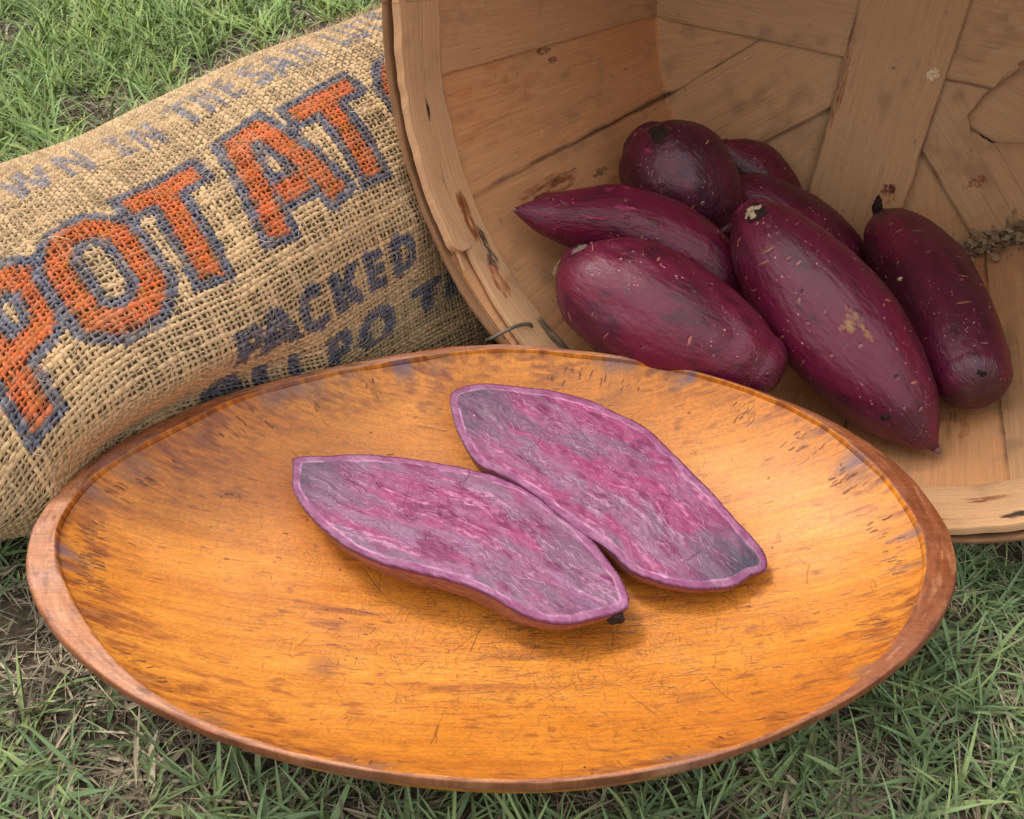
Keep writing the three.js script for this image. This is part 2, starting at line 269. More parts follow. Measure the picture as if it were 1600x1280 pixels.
  const [sc] = paintCanvas(512, 256, (u, v) => {
    const n = fbm(u * 30, v * 12, 0, 4), m = fbm(u * 160, v * 40, 0, 3);
    let c = mix3([132, 84, 62], [158, 106, 78], clamp(0.5 + n)); c = mix3(c, [96, 46, 52], clamp(m * 1.1)); c = mix3(c, [112, 40, 80], sstep(0.945, 0.975, v + 0.03 * n)); const s = 1 + 0.1 * vnoise(u * 500, v * 250); return [c[0] * s, c[1] * s, c[2] * s];
  });
  const skin = grid(M, 20, (u, v) => {
    const p = P[Math.round(u * M)], an = v * Math.PI / 2, k = Math.pow(Math.cos(an), 0.72);
    const q = world(p.x * k, p.y * k, -0.0003 - T * Math.sin(an) * (1 + 0.05 * fbm(u * 12, v * 3, seed, 2)));
    q.y = Math.max(q.y, bowlY(q.x, q.z) + 0.0008); return q;
  }, (u, v) => [u, 1 - v], true);
  part('skin', skin, new THREE.MeshStandardMaterial({ map: canvasTex(sc), roughness: 0.75 }), o);
  return { o, world };
}
const hA = halfPotato('front half of a cut purple sweet potato in the bowl, tan skin showing below', [-0.0232, 0.0472, -0.266], [0.0349, 0.997, 0.0697], [0.8946, -0.0622, 0.4424], [0.4454, 0.0469, -0.8941],
  [[-0.1014, 0.0023], [-0.0985, 0.0058], [-0.0889, 0.0115], [-0.0696, 0.0228], [-0.0499, 0.0304], [-0.0311, 0.036], [-0.0067, 0.0413], [0.0125, 0.0416], [0.033, 0.037], [0.055, 0.0281], [0.0716, 0.0172], [0.0809, 0.0081], [0.0832, 0.0021], [0.0786, -0.0051], [0.0717, -0.0117], [0.0645, -0.018], [0.0564, -0.0215], [0.0444, -0.0241], [0.0302, -0.0227], [0.0161, -0.0222], [0.003, -0.024], [-0.0131, -0.0274], [-0.031, -0.0305], [-0.0509, -0.0291], [-0.0727, -0.0228], [-0.089, -0.0139], [-0.0966, -0.0053], [-0.099, -0.001]], 0.027, 3, [[-0.1, 1.0], [0.085, 0.6]]);
const hB = halfPotato('rear half of a cut purple sweet potato in the bowl, nearest the basket', [0.0488, 0.0504, -0.2986], [0, 0.9877, 0.1564], [0.7829, -0.0973, 0.6145], [0.6221, 0.1225, -0.7733],
  [[-0.1008, -0.0061], [-0.1011, 0.0007], [-0.0916, 0.0124], [-0.0724, 0.0241], [-0.0562, 0.0329], [-0.0379, 0.0392], [-0.0257, 0.0404], [-0.007, 0.0419], [0.0125, 0.0374], [0.0295, 0.0323], [0.0462, 0.0272], [0.061, 0.0214], [0.0745, 0.0166], [0.0831, 0.0106], [0.085, 0.0052], [0.082, -0.0006], [0.0792, -0.0083], [0.0731, -0.0165], [0.0632, -0.0239], [0.0494, -0.0307], [0.0367, -0.034], [0.0215, -0.0314], [0.0038, -0.0314], [-0.0091, -0.0306], [-0.0251, -0.0284], [-0.0441, -0.0292], [-0.0602, -0.0313], [-0.0768, -0.025], [-0.0929, -0.0147]], 0.026, 8, [[0.088, 1.1], [-0.1, 0.75]]);
const darkTip = new THREE.MeshPhysicalMaterial({ color: new THREE.Color().setRGB(0.03, 0.019, 0.014), roughness: 1, specularIntensity: 0.35 });
const corkTip = new THREE.MeshStandardMaterial({ color: new THREE.Color().setRGB(0.42, 0.31, 0.19), roughness: 0.9 });
function knob(c, dir, r, l, seed, rough = 0.25) { // knobbly broken stem end
  const q = new THREE.Quaternion().setFromUnitVectors(new V3(0, 1, 0), dir.clone().normalize());
  const g = new THREE.SphereGeometry(1, 26, 18); const p = g.attributes.position;
  for (let i = 0; i < p.count; i++) { const v = new V3(p.getX(i), p.getY(i), p.getZ(i)); const n = 1 + rough * 2.2 * fbm(v.x * 1.9 + seed, v.y * 1.9 + 3, v.z * 1.9 + seed + 0.5, 4); const t = v.y > 0 ? 1 - 0.35 * v.y : 1; p.setXYZ(i, v.x * n * r * t, v.y * l * 0.5 * (0.8 + 0.25 * n), v.z * n * r * t); }
  g.applyQuaternion(q); g.translate(c.x, c.y, c.z); g.computeVertexNormals(); return g;
}
part('stem_end', knob(hA.world(0.0800, -0.003, -0.0045), new V3(0.9, -0.15, 0.35), 0.0030, 0.009, 2, 0.5), darkTip, hA.o).userData.label = 'blackened corky stem end';

// ---------------------------------------------------------------- whole sweet potatoes
function tubeGeo(pts, r, seg = 10, rad = 5) { return new THREE.TubeGeometry(new THREE.CatmullRomCurve3(pts), seg, r, rad, false); }
function potato(label, spine, seed, tone, extras = {}) {
  const o = thing('sweet_potato', label, 'sweet potato', [spine[3][0], spine[3][1] - spine[3][3], spine[3][2]], 'whole sweet potatoes in the basket');
  const pts = spine.map(s => new V3(s[0], s[1], s[2]));
  const ext = (a, b, r) => a.clone().addScaledVector(a.clone().sub(b).normalize(), r);
  const n = pts.length, full = [ext(pts[0], pts[1], spine[0][3] * 0.55), ...pts, ext(pts[n - 1], pts[n - 2], spine[n - 1][3] * 0.75)];
  const rs = [0, ...spine.map(s => s[3]), 0];
  const cv = new THREE.CatmullRomCurve3(full, false, 'centripetal');
  const rad = t => { // radius along the curve, rounded at both ends
    const x = t * (full.length - 1), i = Math.min(full.length - 2, Math.floor(x)), f = x - i;
    if (i === 0) return rs[1] * Math.sqrt(1 - (1 - f) ** 2); if (i === full.length - 2) return rs[n] * Math.sqrt(1 - f * f);
    const p0 = i > 1 ? rs[i - 1] : rs[i] * 0.7, p1 = rs[i], p2 = rs[i + 1], p3 = i < full.length - 3 ? rs[i + 2] : rs[i + 1] * 0.7;
    return 0.5 * (2 * p1 + (p2 - p0) * f + (2 * p0 - 5 * p1 + 4 * p2 - p3) * f * f + (3 * p1 - p0 - 3 * p2 + p3) * f ** 3);
  };
  const rnd = rng(seed * 97 + 11), NV = 120, NU = 96;
  // frames: the cross direction starts level so that u = 0.25 faces up
  const fr = []; { let prev = null; for (let j = 0; j <= NV; j++) { const t = j / NV, T = cv.getTangent(t); let s; if (!prev) s = new V3(0, 1, 0).cross(T).normalize(); else s = prev.clone().addScaledVector(T, -prev.dot(T)).normalize(); prev = s; fr.push([cv.getPoint(t), s, new V3().crossVectors(T, s), rad(t)]); } }
  const dents = []; for (let i = 0; i < 13; i++) dents.push([rnd(), 0.1 + 0.8 * rnd(), 0.02 + 0.035 * rnd(), 0.025 + 0.03 * rnd(), (rnd() < 0.65 ? -1 : 1) * (0.0006 + 0.0012 * rnd())]);
  (extras.dents || []).forEach(d => dents.push(d));
  const surf = (u, v, lift = 0) => {
    const x = v * NV, j = Math.min(NV - 1, Math.floor(x)), f = x - j, A = fr[j], B = fr[j + 1], a = u * Math.PI * 2;
    const c = A[0].clone().lerp(B[0], f), s = A[1].clone().lerp(B[1], f), b = A[2].clone().lerp(B[2], f); let r = lerp(A[3], B[3], f);
    const ca = Math.cos(a), sa = Math.sin(a), R0 = r;
    r *= 1 + 0.05 * fbm(ca * 1.1 + seed * 3, sa * 1.1, v * 4 + seed, 2) + 0.022 * fbm(ca * 3, sa * 3 + seed, v * 14, 3);
    if (R0 > 0.004) for (const d of dents) { let du = Math.abs(u - d[0]); du = Math.min(du, 1 - du); const q = (du / d[2]) ** 2 + ((v - d[1]) / d[3]) ** 2; if (q < 6) r += d[4] * Math.exp(-q); }
    return c.addScaledVector(s, (r + lift) * ca).addScaledVector(b, (r + lift) * sa);
  };
  const near = (x, y, z) => { const T = new V3(x, y, z); let m = 9, u0 = 0, v0 = 0; for (let j = 0; j <= 160; j++) for (let i = 0; i < 120; i++) { const d = surf(i / 120, j / 160).distanceToSquared(T); if (d < m) { m = d; u0 = i / 120; v0 = j / 160; } } const e = 0.006, p = surf(u0, v0), n = new V3().crossVectors(surf(u0 + e, v0).sub(surf(u0 - e, v0)), surf(u0, Math.min(1, v0 + e)).sub(surf(u0, Math.max(0, v0 - e)))).normalize(); const c0 = cv.getPoint(v0); if (n.dot(p.clone().sub(c0)) < 0) n.negate(); return { u: u0, v: v0, p, n }; };
  const W = extras.res || 832, H = W, Lm = cv.getLength(), Cm = Math.PI * 2 * Math.max(...rs);
  const [c, g] = paintCanvas(W, H, (u, v) => {
    const X = u * Cm, Y = v * Lm, ca = Math.cos(u * 6.2832), sa = Math.sin(u * 6.2832);
    const n = fbm(ca * 1.6 + seed, sa * 1.6, v * 5 + seed, 4), m = fbm(ca * 5 + seed, sa * 5, v * 18, 3), st = fbm(ca * 22, sa * 22 + seed, v * 9 + 0.3, 3), k = vnoise(X * 2400, Y * 2400);
    let c = mix3([66, 20, 38], [102, 16, 48], clamp(0.5 + n * 1.2 + tone * 1.1)); c = mix3(c, [110, 46, 70], clamp(m * 0.9 + 0.1) * 0.5); c = mix3(c, [50, 16, 30], sstep(0.15, 0.7, -m - 0.2 * n) * 0.55);
    c = mix3(c, [96, 58, 54], sstep(0.3, 0.75, fbm(ca * 2.4 + seed * 5, sa * 2.4, v * 9, 4)) * 0.4);
    c = mix3(c, [60, 28, 30], 0.6 * Math.max(sstep(0.06, 0.02, v), sstep(0.95, 0.99, v)));
    const s = 1 + st * 0.06 + k * 0.07; return [c[0] * s, c[1] * s, c[2] * s];
  });
  const [hc, hg] = paintCanvas(W / 2, W / 2, (u, v) => { const ca = Math.cos(u * 6.2832), sa = Math.sin(u * 6.2832); const q = 150 + 40 * fbm(ca * 9, sa * 9 + seed, v * 40, 3) + 30 * fbm(ca * 22, sa * 22, v * 60 + seed, 2); return [q, q, q]; });
  const mark = (u, v, f) => { for (const q of [g, hg]) { const k = q === g ? 1 : 0.5; for (const du of [0, -1, 1]) { q.save(); q.translate((u + du) * W * k, (1 - v) * H * k); q.scale(W / Cm * k, H / Lm * k); f(q, q === hg); q.restore(); } } };
  const vis = () => rnd();
  for (let i = 0; i < 2400; i++) { const u = vis(), v = rnd(), r = 0.00014 + 0.0004 * Math.pow(rnd(), 3), al = 0.35 + 0.6 * rnd(); if (fbm(u * 9 + seed, v * 9, 0, 2) < 0.0 + 0.1 * rnd()) continue; mark(u, v, (q, h) => { q.fillStyle = h ? 'rgba(255,255,255,.5)' : `rgba(${200 + 30 * rnd() | 0},${140 + 40 * rnd() | 0},${140 + 20 * rnd() | 0},${al})`; q.beginPath(); q.arc(0, 0, r, 0, 7); q.fill(); }); }
  for (let i = 0; i < (extras.scars ?? 60); i++) { // short cross-wise scars with a pale lip
    const u = vis(), v = 0.07 + 0.86 * rnd(), l = 0.002 + 0.011 * rnd() * rnd(), w = 0.00025 + 0.0006 * rnd(), tilt = (rnd() - 0.5) * 0.5, pale = rnd() < 2, a = 0.4 + 0.45 * rnd();
    mark(u, v, (q, h) => { q.rotate(tilt); const lens = (ww, col) => { q.fillStyle = col; q.beginPath(); q.moveTo(-l / 2, 0); q.quadraticCurveTo(-l * 0.1, ww, l / 2, 0); q.quadraticCurveTo(l * 0.15, -ww, -l / 2, 0); q.fill(); }; lens(w * 3.2, h ? 'rgba(0,0,0,.6)' : 'rgba(44,14,22,.55)'); lens(w * 2, h ? 'rgba(255,255,255,.6)' : `rgba(${168 + 40 * rnd() | 0},${104 + 40 * rnd() | 0},${84 + 24 * rnd() | 0},${a})`); }); }
  for (const [x, y, z, sx, sy, col, al] of extras.patchAt || []) { const { u, v } = near(x, y, z); // scurfy patches
    const r2 = rng(seed + 77); mark(u, v, (q, h) => { for (let k = 0; k < 130; k++) { const an = r2() * 6.28, rr = Math.sqrt(r2()); q.fillStyle = h ? 'rgba(255,255,255,.15)' : `rgba(${col},${al * r2() * r2()})`; q.beginPath(); q.ellipse(Math.cos(an) * rr * sx * (0.6 + 0.4 * Math.sin(an * 3)), Math.sin(an) * rr * sy, 0.0003 + 0.001 * r2(), 0.0002 + 0.0007 * r2(), r2() * 3, 0, 7); q.fill(); } }); }
  for (let i = 0; i < 3; i++) { const u = vis(), v = 0.1 + 0.8 * rnd(), s = 0.0008 + 0.0012 * rnd(), r2 = rng(i + seed); mark(u, v, (q, h) => { q.fillStyle = h ? 'rgba(0,0,0,.6)' : 'rgba(34,10,18,.7)'; q.beginPath(); q.ellipse(0, 0, s, s * 0.45, 0, 0, 7); q.fill(); q.strokeStyle = h ? 'rgba(255,255,255,.5)' : 'rgba(170,110,100,.55)'; q.lineWidth = 0.0004; q.beginPath(); q.ellipse(0, -s * 0.2, s * 1.1, s * 0.5, 0, 3.3, 6.1); q.stroke(); }); }
  for (let i = 0; i < 3; i++) { const u = vis(), v = 0.1 + 0.8 * rnd(), r2 = rng(i * 7 + seed); mark(u, v, (q, h) => { if (h) return; for (let k = 0; k < 14; k++) { q.fillStyle = `rgba(176,44,98,${0.3 * r2()})`; q.beginPath(); q.ellipse((r2() - 0.5) * 0.005, (r2() - 0.5) * 0.003, 0.0015 * r2() + 0.0004, 0.0008, r2() * 3, 0, 7); q.fill(); } }); }
  const mat = new THREE.MeshPhysicalMaterial({ map: canvasTex(c, true, true), bumpMap: canvasTex(hc, false, true), bumpScale: 0.0015, roughness: 0.43, specularIntensity: 1, clearcoat: 0.13, clearcoatRoughness: 0.42 });
  part('skin', grid(NU, NV, (u, v) => surf(u, v), (u, v) => [u, v], true), mat, o);
  const hair = new THREE.MeshStandardMaterial({ color: new THREE.Color().setRGB(0.4, 0.22, 0.13), roughness: 0.9 });
  const hs = []; for (let i = 0; i < (extras.hairs ?? 4); i++) { const u = rnd(), v = 0.04 + 0.92 * rnd(); const d = (rnd() - 0.5) * 0.03, e = (rnd() - 0.5) * 0.02; hs.push(tubeGeo([surf(u, v), surf(u + d * 0.5, clamp(v + e), 0.0008 + 0.0015 * rnd()), surf(u + d, clamp(v + e * 2.2), 0.0003 + 0.001 * rnd())], 0.00007 + 0.00006 * rnd(), 8, 4)); }
  const rm = part('root_hair', mergeGeometries(hs), hair, o); rm.userData.kind = 'stuff';
  return { o, surf, near, end: full[0], dir: full[0].clone().sub(full[1]).normalize(), tail: full[n + 1], tdir: full[n + 1].clone().sub(full[n]).normalize(), hair };
}
const p1 = potato('plump sweet potato leaning on the basket mouth, directly behind the bowl rim, ringed stem scar', [[0.0368, 0.0932, -0.4385, 0.0105], [0.0415, 0.0910, -0.4320, 0.0210], [0.0500, 0.0880, -0.4236, 0.0302], [0.0685, 0.0819, -0.4134, 0.0359], [0.0918, 0.0748, -0.4013, 0.0356], [0.1132, 0.0683, -0.3918, 0.0310], [0.1305, 0.0628, -0.3840, 0.0250], [0.1395, 0.0602, -0.3800, 0.0196]], 1, 0.5);
const p2 = potato('slender sweet potato with a pointed tip touching the left wall of the basket', [[0.0019, 0.1185, -0.4532, 0.0015], [0.0083, 0.1158, -0.4557, 0.0057], [0.0191, 0.1114, -0.4598, 0.0114], [0.039, 0.1036, -0.4689, 0.0179], [0.0639, 0.0943, -0.4776, 0.024], [0.0933, 0.0829, -0.4783, 0.0264], [0.1176, 0.0721, -0.4684, 0.0243], [0.1321, 0.0643, -0.4562, 0.0177], [0.1401, 0.0594, -0.4472, 0.0072]], 2, 0.45, { patchAt: [[0.0767, 0.1075, -0.4599, 0.006, 0.009, '110,82,66', 0.5], [0.07, 0.116, -0.463, 0.002, 0.005, '170,46,96', 0.5], [0.0475, 0.112, -0.455, 0.002, 0.006, '170,46,96', 0.5]] });
const p3 = potato('round ended sweet potato on top of the pile with a black pitted stem end', [[0.0905, 0.1118, -0.5577, 0.0165], [0.0944, 0.1084, -0.5514, 0.0269], [0.1035, 0.1018, -0.542, 0.0341], [0.1144, 0.0946, -0.5334, 0.0357], [0.1276, 0.0853, -0.5215, 0.03], [0.1363, 0.0783, -0.511, 0.0192], [0.1408, 0.0742, -0.5041, 0.0085]], 3, -0.35);
const p4 = potato('rearmost sweet potato, mostly hidden, against the basket bottom', [[0.152, 0.0915, -0.5912, 0.0074], [0.1629, 0.0824, -0.5914, 0.0178], [0.1777, 0.0701, -0.5907, 0.0246], [0.1937, 0.0542, -0.5844, 0.0239], [0.2055, 0.0393, -0.5746, 0.0182], [0.2115, 0.03, -0.5672, 0.0072]], 4, 0.1, { res: 512 });
const p5 = potato('smooth sweet potato half hidden behind the largest one in the middle of the pile', [[0.1513, 0.081, -0.5578, 0.0068], [0.1582, 0.0773, -0.5527, 0.0162], [0.1705, 0.0711, -0.5458, 0.0224], [0.1908, 0.0615, -0.5378, 0.0251], [0.2141, 0.0512, -0.5318, 0.0234], [0.2365, 0.0404, -0.5215, 0.0162], [0.2475, 0.0339, -0.5119, 0.0054]], 5, -0.1, { scars: 8, res: 640 });
const p6 = potato('largest sweet potato at the front of the basket, tan blotch and pale broken tip', [[0.1464, 0.1051, -0.4726, 0.0125], [0.1511, 0.1003, -0.461, 0.0215], [0.1601, 0.092, -0.442, 0.0287], [0.1753, 0.08, -0.4194, 0.0337], [0.1917, 0.0674, -0.3972, 0.0339], [0.2071, 0.055, -0.3764, 0.0291], [0.2199, 0.0447, -0.3596, 0.0216], [0.2289, 0.0372, -0.3477, 0.0112], [0.2347, 0.0332, -0.3426, 0.0028]], 6, 0.1, { scars: 150, patchAt: [[0.1859, 0.0933, -0.3762, 0.0045, 0.007, '150,112,58', 0.8], [0.181, 0.094, -0.372, 0.006, 0.002, '150,112,58', 0.7]] });
const p7 = potato('sweet potato farthest right in the basket, glossy, with a short black stem stub', [[0.2580, 0.0661, -0.5369, 0.0067], [0.2586, 0.0656, -0.5204, 0.0172], [0.2597, 0.0649, -0.4985, 0.0238], [0.2616, 0.0637, -0.4643, 0.0277], [0.2610, 0.0624, -0.4267, 0.0268], [0.2592, 0.061, -0.3922, 0.0242], [0.2580, 0.06, -0.3710, 0.0200]], 7, -0.05, { scars: 90 });
{
  const ringMat = new THREE.MeshStandardMaterial({ color: new THREE.Color().setRGB(0.2, 0.12, 0.1), roughness: 0.85 });
  const disc = (c, d, r, rings, seed) => { const q = new THREE.Quaternion().setFromUnitVectors(new V3(0, 1, 0), d.clone().normalize()); const g = grid(28, 14, (u, v) => { const a = u * 6.2832, h = 0.0012 * (1 - v * v) + 0.0004 * Math.cos(v * rings * 6.28) - 0.001 * Math.exp(-v * v * 30); const n = (1 + 0.55 * fbm(Math.cos(a) * 1.6 + seed * 3, Math.sin(a) * 1.6, 0, 3)) * (1 + 0.25 * Math.cos(2 * a + seed)), hh = h - 0.0011 * v ** 4 + 0.0014 * fbm(Math.cos(a) * v * 3 + seed, Math.sin(a) * v * 3, 0, 3) * (1 - v); return new V3(Math.cos(a) * r * v * n, hh, -Math.sin(a) * r * v * n).applyQuaternion(q).add(c); }, null, true); return g; };
  const scar = (pt, x, y, z, r, rings, seed, mat, name, label, lift = 0) => { const q = pt.near(x, y, z); const m = part(name, disc(q.p.addScaledVector(q.n, lift), q.n, r, rings, seed), mat, pt.o); if (label) m.userData.label = label; };
  scar(p1, 0.0355, 0.1146, -0.4281, 0.0056, 3, 1, ringMat, 'stem_scar', 'pale ringed stem scar', 0.0002);
  scar(p1, 0.0353, 0.1148, -0.4281, 0.0028, 2, 1, darkTip, 'stem_scar', 'dark core of the stem scar', 0.0012);
  scar(p3, 0.0923, 0.1318, -0.5304, 0.0072, 2, 2, darkTip, 'stem_scar', 'black pitted stem end', 0.0002);
  scar(p6, 0.1432, 0.1151, -0.4548, 0.0068, 1, 3, darkTip, 'broken_tip', null, 0.0002);
  scar(p6, 0.1420, 0.1150, -0.4545, 0.0055, 2, 4, corkTip, 'broken_tip', 'pale corky broken tip', 0.0008);
  scar(p6, 0.2033, 0.0522, -0.3461, 0.0028, 1, 6, darkTip, 'pit');
  scar(p7, 0.2532, 0.0732, -0.3585, 0.0024, 1, 7, darkTip, 'pit');
  scar(p7, 0.2376, 0.0757, -0.4447, 0.0020, 1, 8, corkTip, 'pit');
  part('root_tip', knob(p6.tail.clone(), p6.tdir, 0.0022, 0.006, 4, 0.3), ringMat, p6.o);
  part('root_tip', knob(p2.end.clone().addScaledVector(p2.dir, -0.001), p2.dir, 0.0014, 0.004, 9, 0.2), ringMat, p2.o);
  part('stem_stub', knob(p7.end.clone().add(new V3(-0.004, 0.007, 0)), new V3(-0.1, 1, -0.25), 0.0034, 0.014, 7, 0.3), darkTip, p7.o).userData.label = 'short black stem stub';
  // long pale root threads on the front potato
  const th = [tubeGeo([p1.surf(0.47, 0.06), p1.surf(0.5, 0.09, 0.003), p1.surf(0.52, 0.14, 0.004), p1.surf(0.5, 0.17, 0.002), p1.surf(0.49, 0.12, 0.003)], 0.00022, 24, 4), tubeGeo([p1.surf(0.24, 0.2), p1.surf(0.26, 0.24, 0.0012), p1.surf(0.3, 0.3, 0.0006)], 0.0002, 12, 4)];
  for (const q of th) part('root_thread', q, new THREE.MeshStandardMaterial({ color: new THREE.Color().setRGB(0.55, 0.36, 0.2), roughness: 0.9 }), p1.o);
}

// ---------------------------------------------------------------- bushel basket
{
  const bk = thing('bushel_basket', 'weathered bushel basket of thin wooden staves lying on its side, mouth towards the bowl', 'basket', [0.129, 0, -0.325]);
  const STEP = 0.0017, TH = 0.0014, HALF = BRb + BH; // strip half length
  const woodTex = (seed, stains, warm, w = 256, h = 2048, len = 2 * HALF, wid = 0.1, dl = -0.0334, dh = 0.0334) => { // dl, dh: where seam shade is painted along the edges
    const [c, g] = paintCanvas(w, h, (u, v) => {
      const x = u * wid, y = (v - 0.5) * len;
      const wv = x + 0.003 * fbm(x * 30, y * 7 + seed, 0, 2);
      const gr = fbm(wv * 420 + seed * 9, y * 7, 0, 4), fi = vnoise(x * 2300 + seed, y * 55), big = fbm(x * 24 + seed, y * 9, 0, 4), dirt = fbm(x * 60 + seed * 3, y * 45, 0, 4), k = vnoise(x * 3000, y * 3000);
      let c = mix3([198, 150, 106], [218, 172, 126], clamp(0.5 + gr * 0.35 + big * 0.6));
      const onWall = wid > 0.05 ? sstep(BRb - 0.004, BRb + 0.004, Math.abs(y)) : 0; c = mix3(c, [194, 126, 74], clamp((warm + 0.35 * onWall) * 0.6 + big * 0.6 * warm)); c = mix3(c, [184, 148, 108], wid > 0.05 ? (1 - onWall) * 0.5 : 0);
      c = mix3(c, [168, 136, 100], clamp(0.55 - warm) * 0.7);
      c = mix3(c, [134, 102, 74], sstep(0.15, 0.8, dirt) * 0.45);
      c = mix3(c, [126, 86, 56], sstep(0.4, 0.8, gr + 0.5 * fi) * 0.3);
      c = mix3(c, [92, 62, 42], 0.75 * Math.max(Math.exp(-(((x - wid / 2 - dl) / 0.0011) ** 2)), Math.exp(-(((x - wid / 2 - dh) / 0.0011) ** 2))) * clamp(0.6 + dirt) * (wid > 0.05 ? 1 : 0)); const s = 1 + fi * 0.05 + k * 0.035; return [c[0] * s, c[1] * s, c[2] * s];  // dark edge lines stand in for shadow between overlapping staves
    });
    const r = rng(seed * 13 + 5);
    const blob = (x, y, sx, sy, col, al, n = 60) => { for (let i = 0; i < n; i++) { const a = r() * 6.28, q = Math.sqrt(r()); g.fillStyle = `rgba(${col},${al * (0.2 + 0.6 * r())})`; g.beginPath(); g.ellipse((x + Math.cos(a) * q * sx + wid / 2) / wid * w, (0.5 - (y + Math.sin(a) * q * sy) / len) * h, (0.0003 + sx * 0.13 * r()) / wid * w, (0.0006 + sy * 0.22 * r()) / len * h, 0, 0, 7); g.fill(); } };
    for (const s of stains) blob(...s);
    for (let i = 0; i < 34; i++) blob((r() - 0.5) * 0.08, (r() - 0.5) * len, 0.0008 + 0.002 * r(), 0.001 + 0.007 * r() * r(), r() < 0.5 ? '78,54,38' : '120,66,38', 0.35, 7);
    for (let i = 0; i < 60; i++) blob((r() - 0.5) * 0.08, (r() - 0.5) * len, 0.0005 + 0.001 * r(), 0.0005 + 0.002 * r(), '226,200,166', 0.5, 3);
    for (let i = 0; i < 46; i++) { g.strokeStyle = `rgba(${60 + 30 * r() | 0},${36 + 20 * r() | 0},24,${0.1 + 0.3 * r()})`; g.lineWidth = 0.5 + 0.7 * r(); const x = r() * w, y = r() * h, l = 20 + 120 * r() * r(); g.beginPath(); g.moveTo(x, y); g.quadraticCurveTo(x + (r() - 0.5) * 5, y + l / 2, x + (r() - 0.5) * 6, y + l); g.stroke(); }
    return c;
  };
  const bumpC = paintCanvas(256, 1024, (u, v) => { const q = 128 + 60 * fbm(u * 42, v * 5, 0, 4) + 34 * vnoise(u * 210, v * 40) + 30 * fbm(u * 6, v * 14, 0, 3); return [q, q, q]; })[0];
  const bumpT = canvasTex(bumpC, false, true);
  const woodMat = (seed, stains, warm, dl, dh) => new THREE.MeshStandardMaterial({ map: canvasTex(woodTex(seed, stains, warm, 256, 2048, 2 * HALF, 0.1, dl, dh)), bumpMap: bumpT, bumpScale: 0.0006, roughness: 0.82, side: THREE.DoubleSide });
  const jag = (x, s) => 0.0016 * fbm(x * 260 + s, s * 3.1, 0, 3);
  // a strip runs from the mouth down the wall, across the base through its centre and up the other wall. a: signed distance from the centre along it
  // opt: lo(a) / hi(a) base edges; wl / wr half angles on the two walls; end: where it stops
  function strip(deg, layer, wallL, opt, seed, mat) {
    const th = deg * Math.PI / 180, hw = opt.hw ?? 0.0336;
    const lo = opt.lo || (() => -hw), hi = opt.hi || (() => hw);
    const a0 = opt.a0 ?? -HALF * 0.992, a1 = opt.a1 ?? HALF * 0.992, NA = opt.na ?? 150, NB = 12;
    const P = (a, b, d) => { // d: depth below the visible face
      const L = (Math.abs(b) < BRb) ? Math.sqrt(BRb * BRb - b * b) : 0, s = Math.sign(a) || 1, aa = Math.abs(a);
      const off = layer * STEP * (1 - 0.5 * clamp(aa / BRb)) + 0.0014;
      const wallOff = 0.0048 + wallL * 0.0016;
      const lift = (opt.curl ? opt.curl(s * aa, b) : 0) + 0.0009 * Math.pow(Math.min(1, Math.abs(b) / hw), 6) * (0.4 + 0.6 * vnoise(a * 40 + seed, b > 0 ? 3 : 9));
      const basePart = x => { const px = s * x, q = BB.clone(); const X = px * Math.cos(th) - b * Math.sin(th), Y = px * Math.sin(th) + b * Math.cos(th); return q.addScaledVector(BS, X).addScaledVector(BU, Y).addScaledVector(BN, off - d + lift); };
      const wallPart = y => { const h = y / BH, da = Math.asin(clamp(b / BRb, -1, 1)) * lerp(1, opt.flare ?? 1, h); const ang = s > 0 ? th + da : th + Math.PI - da; return basketPt(coneR(h) - wallOff + d + 0.0007 * fbm(ang * 9, h * 5, seed, 2), ang, y); };
      const F = 0.007, dist = aa - (HALF - BH) ; // fold position in a is BRb
      const Lf = L - wallOff, t = aa / BRb;
      if (dist < -F) return basePart(Lf * clamp(aa / BRb));
      if (dist > F) return wallPart(Math.max(off, (aa - BRb)));
      const w = (dist + F) / (2 * F), p0 = basePart(Lf * (BRb - F) / BRb), p2 = wallPart(F), p1 = wallPart(off);
      return p0.multiplyScalar((1 - w) ** 2).addScaledVector(p1, 2 * w * (1 - w)).addScaledVector(p2, w * w);
    };
    const uvf = (a, b) => [clamp(b / 0.1 + 0.5), a / (2 * HALF) + 0.5];
    const A = u => lerp(a0, a1, u), edge = (a, e) => (e === 0 ? lo(a) : hi(a)) + jag(a, seed + e) * 0.35;
    const bOf = (a, v) => lerp(edge(a, 0), edge(a, 1), v);
    const top = grid(NA, NB, (u, v) => P(A(u), bOf(A(u), v), 0.0003 * (v === 0 || v === 1 ? 1 : 0)), (u, v) => uvf(A(u), bOf(A(u), v)));
    const bot = grid(NA, NB, (u, v) => P(A(u), bOf(A(u), v), TH), (u, v) => uvf(A(u), bOf(A(u), v)));
    const e1 = grid(NA, 1, (u, v) => P(A(u), edge(A(u), 0), v ? TH : 0.0003), (u) => uvf(A(u), edge(A(u), 0)));
    const e2 = grid(NA, 1, (u, v) => P(A(u), edge(A(u), 1), v ? TH : 0.0003), (u) => uvf(A(u), edge(A(u), 1)));
    part('stave', mergeGeometries([top, bot, e1, e2]), mat, bk);
  }
  const R1 = '112,44,20', R2 = '60,34,22';
  const aw = h => -(BRb + h * BH); // position on the wall for strips whose visible wall is at negative a (angles given as the direction of a > 0 plus 180)
  // direction of a>0 is chosen so that the part in view has a>0
  strip(-115, 0, 1, { flare: 1.3, hw: 0.036 }, 11, woodMat(11, [[0.01, 0.3, 0.02, 0.02, '150,84,50', 0.25]], 0.45));
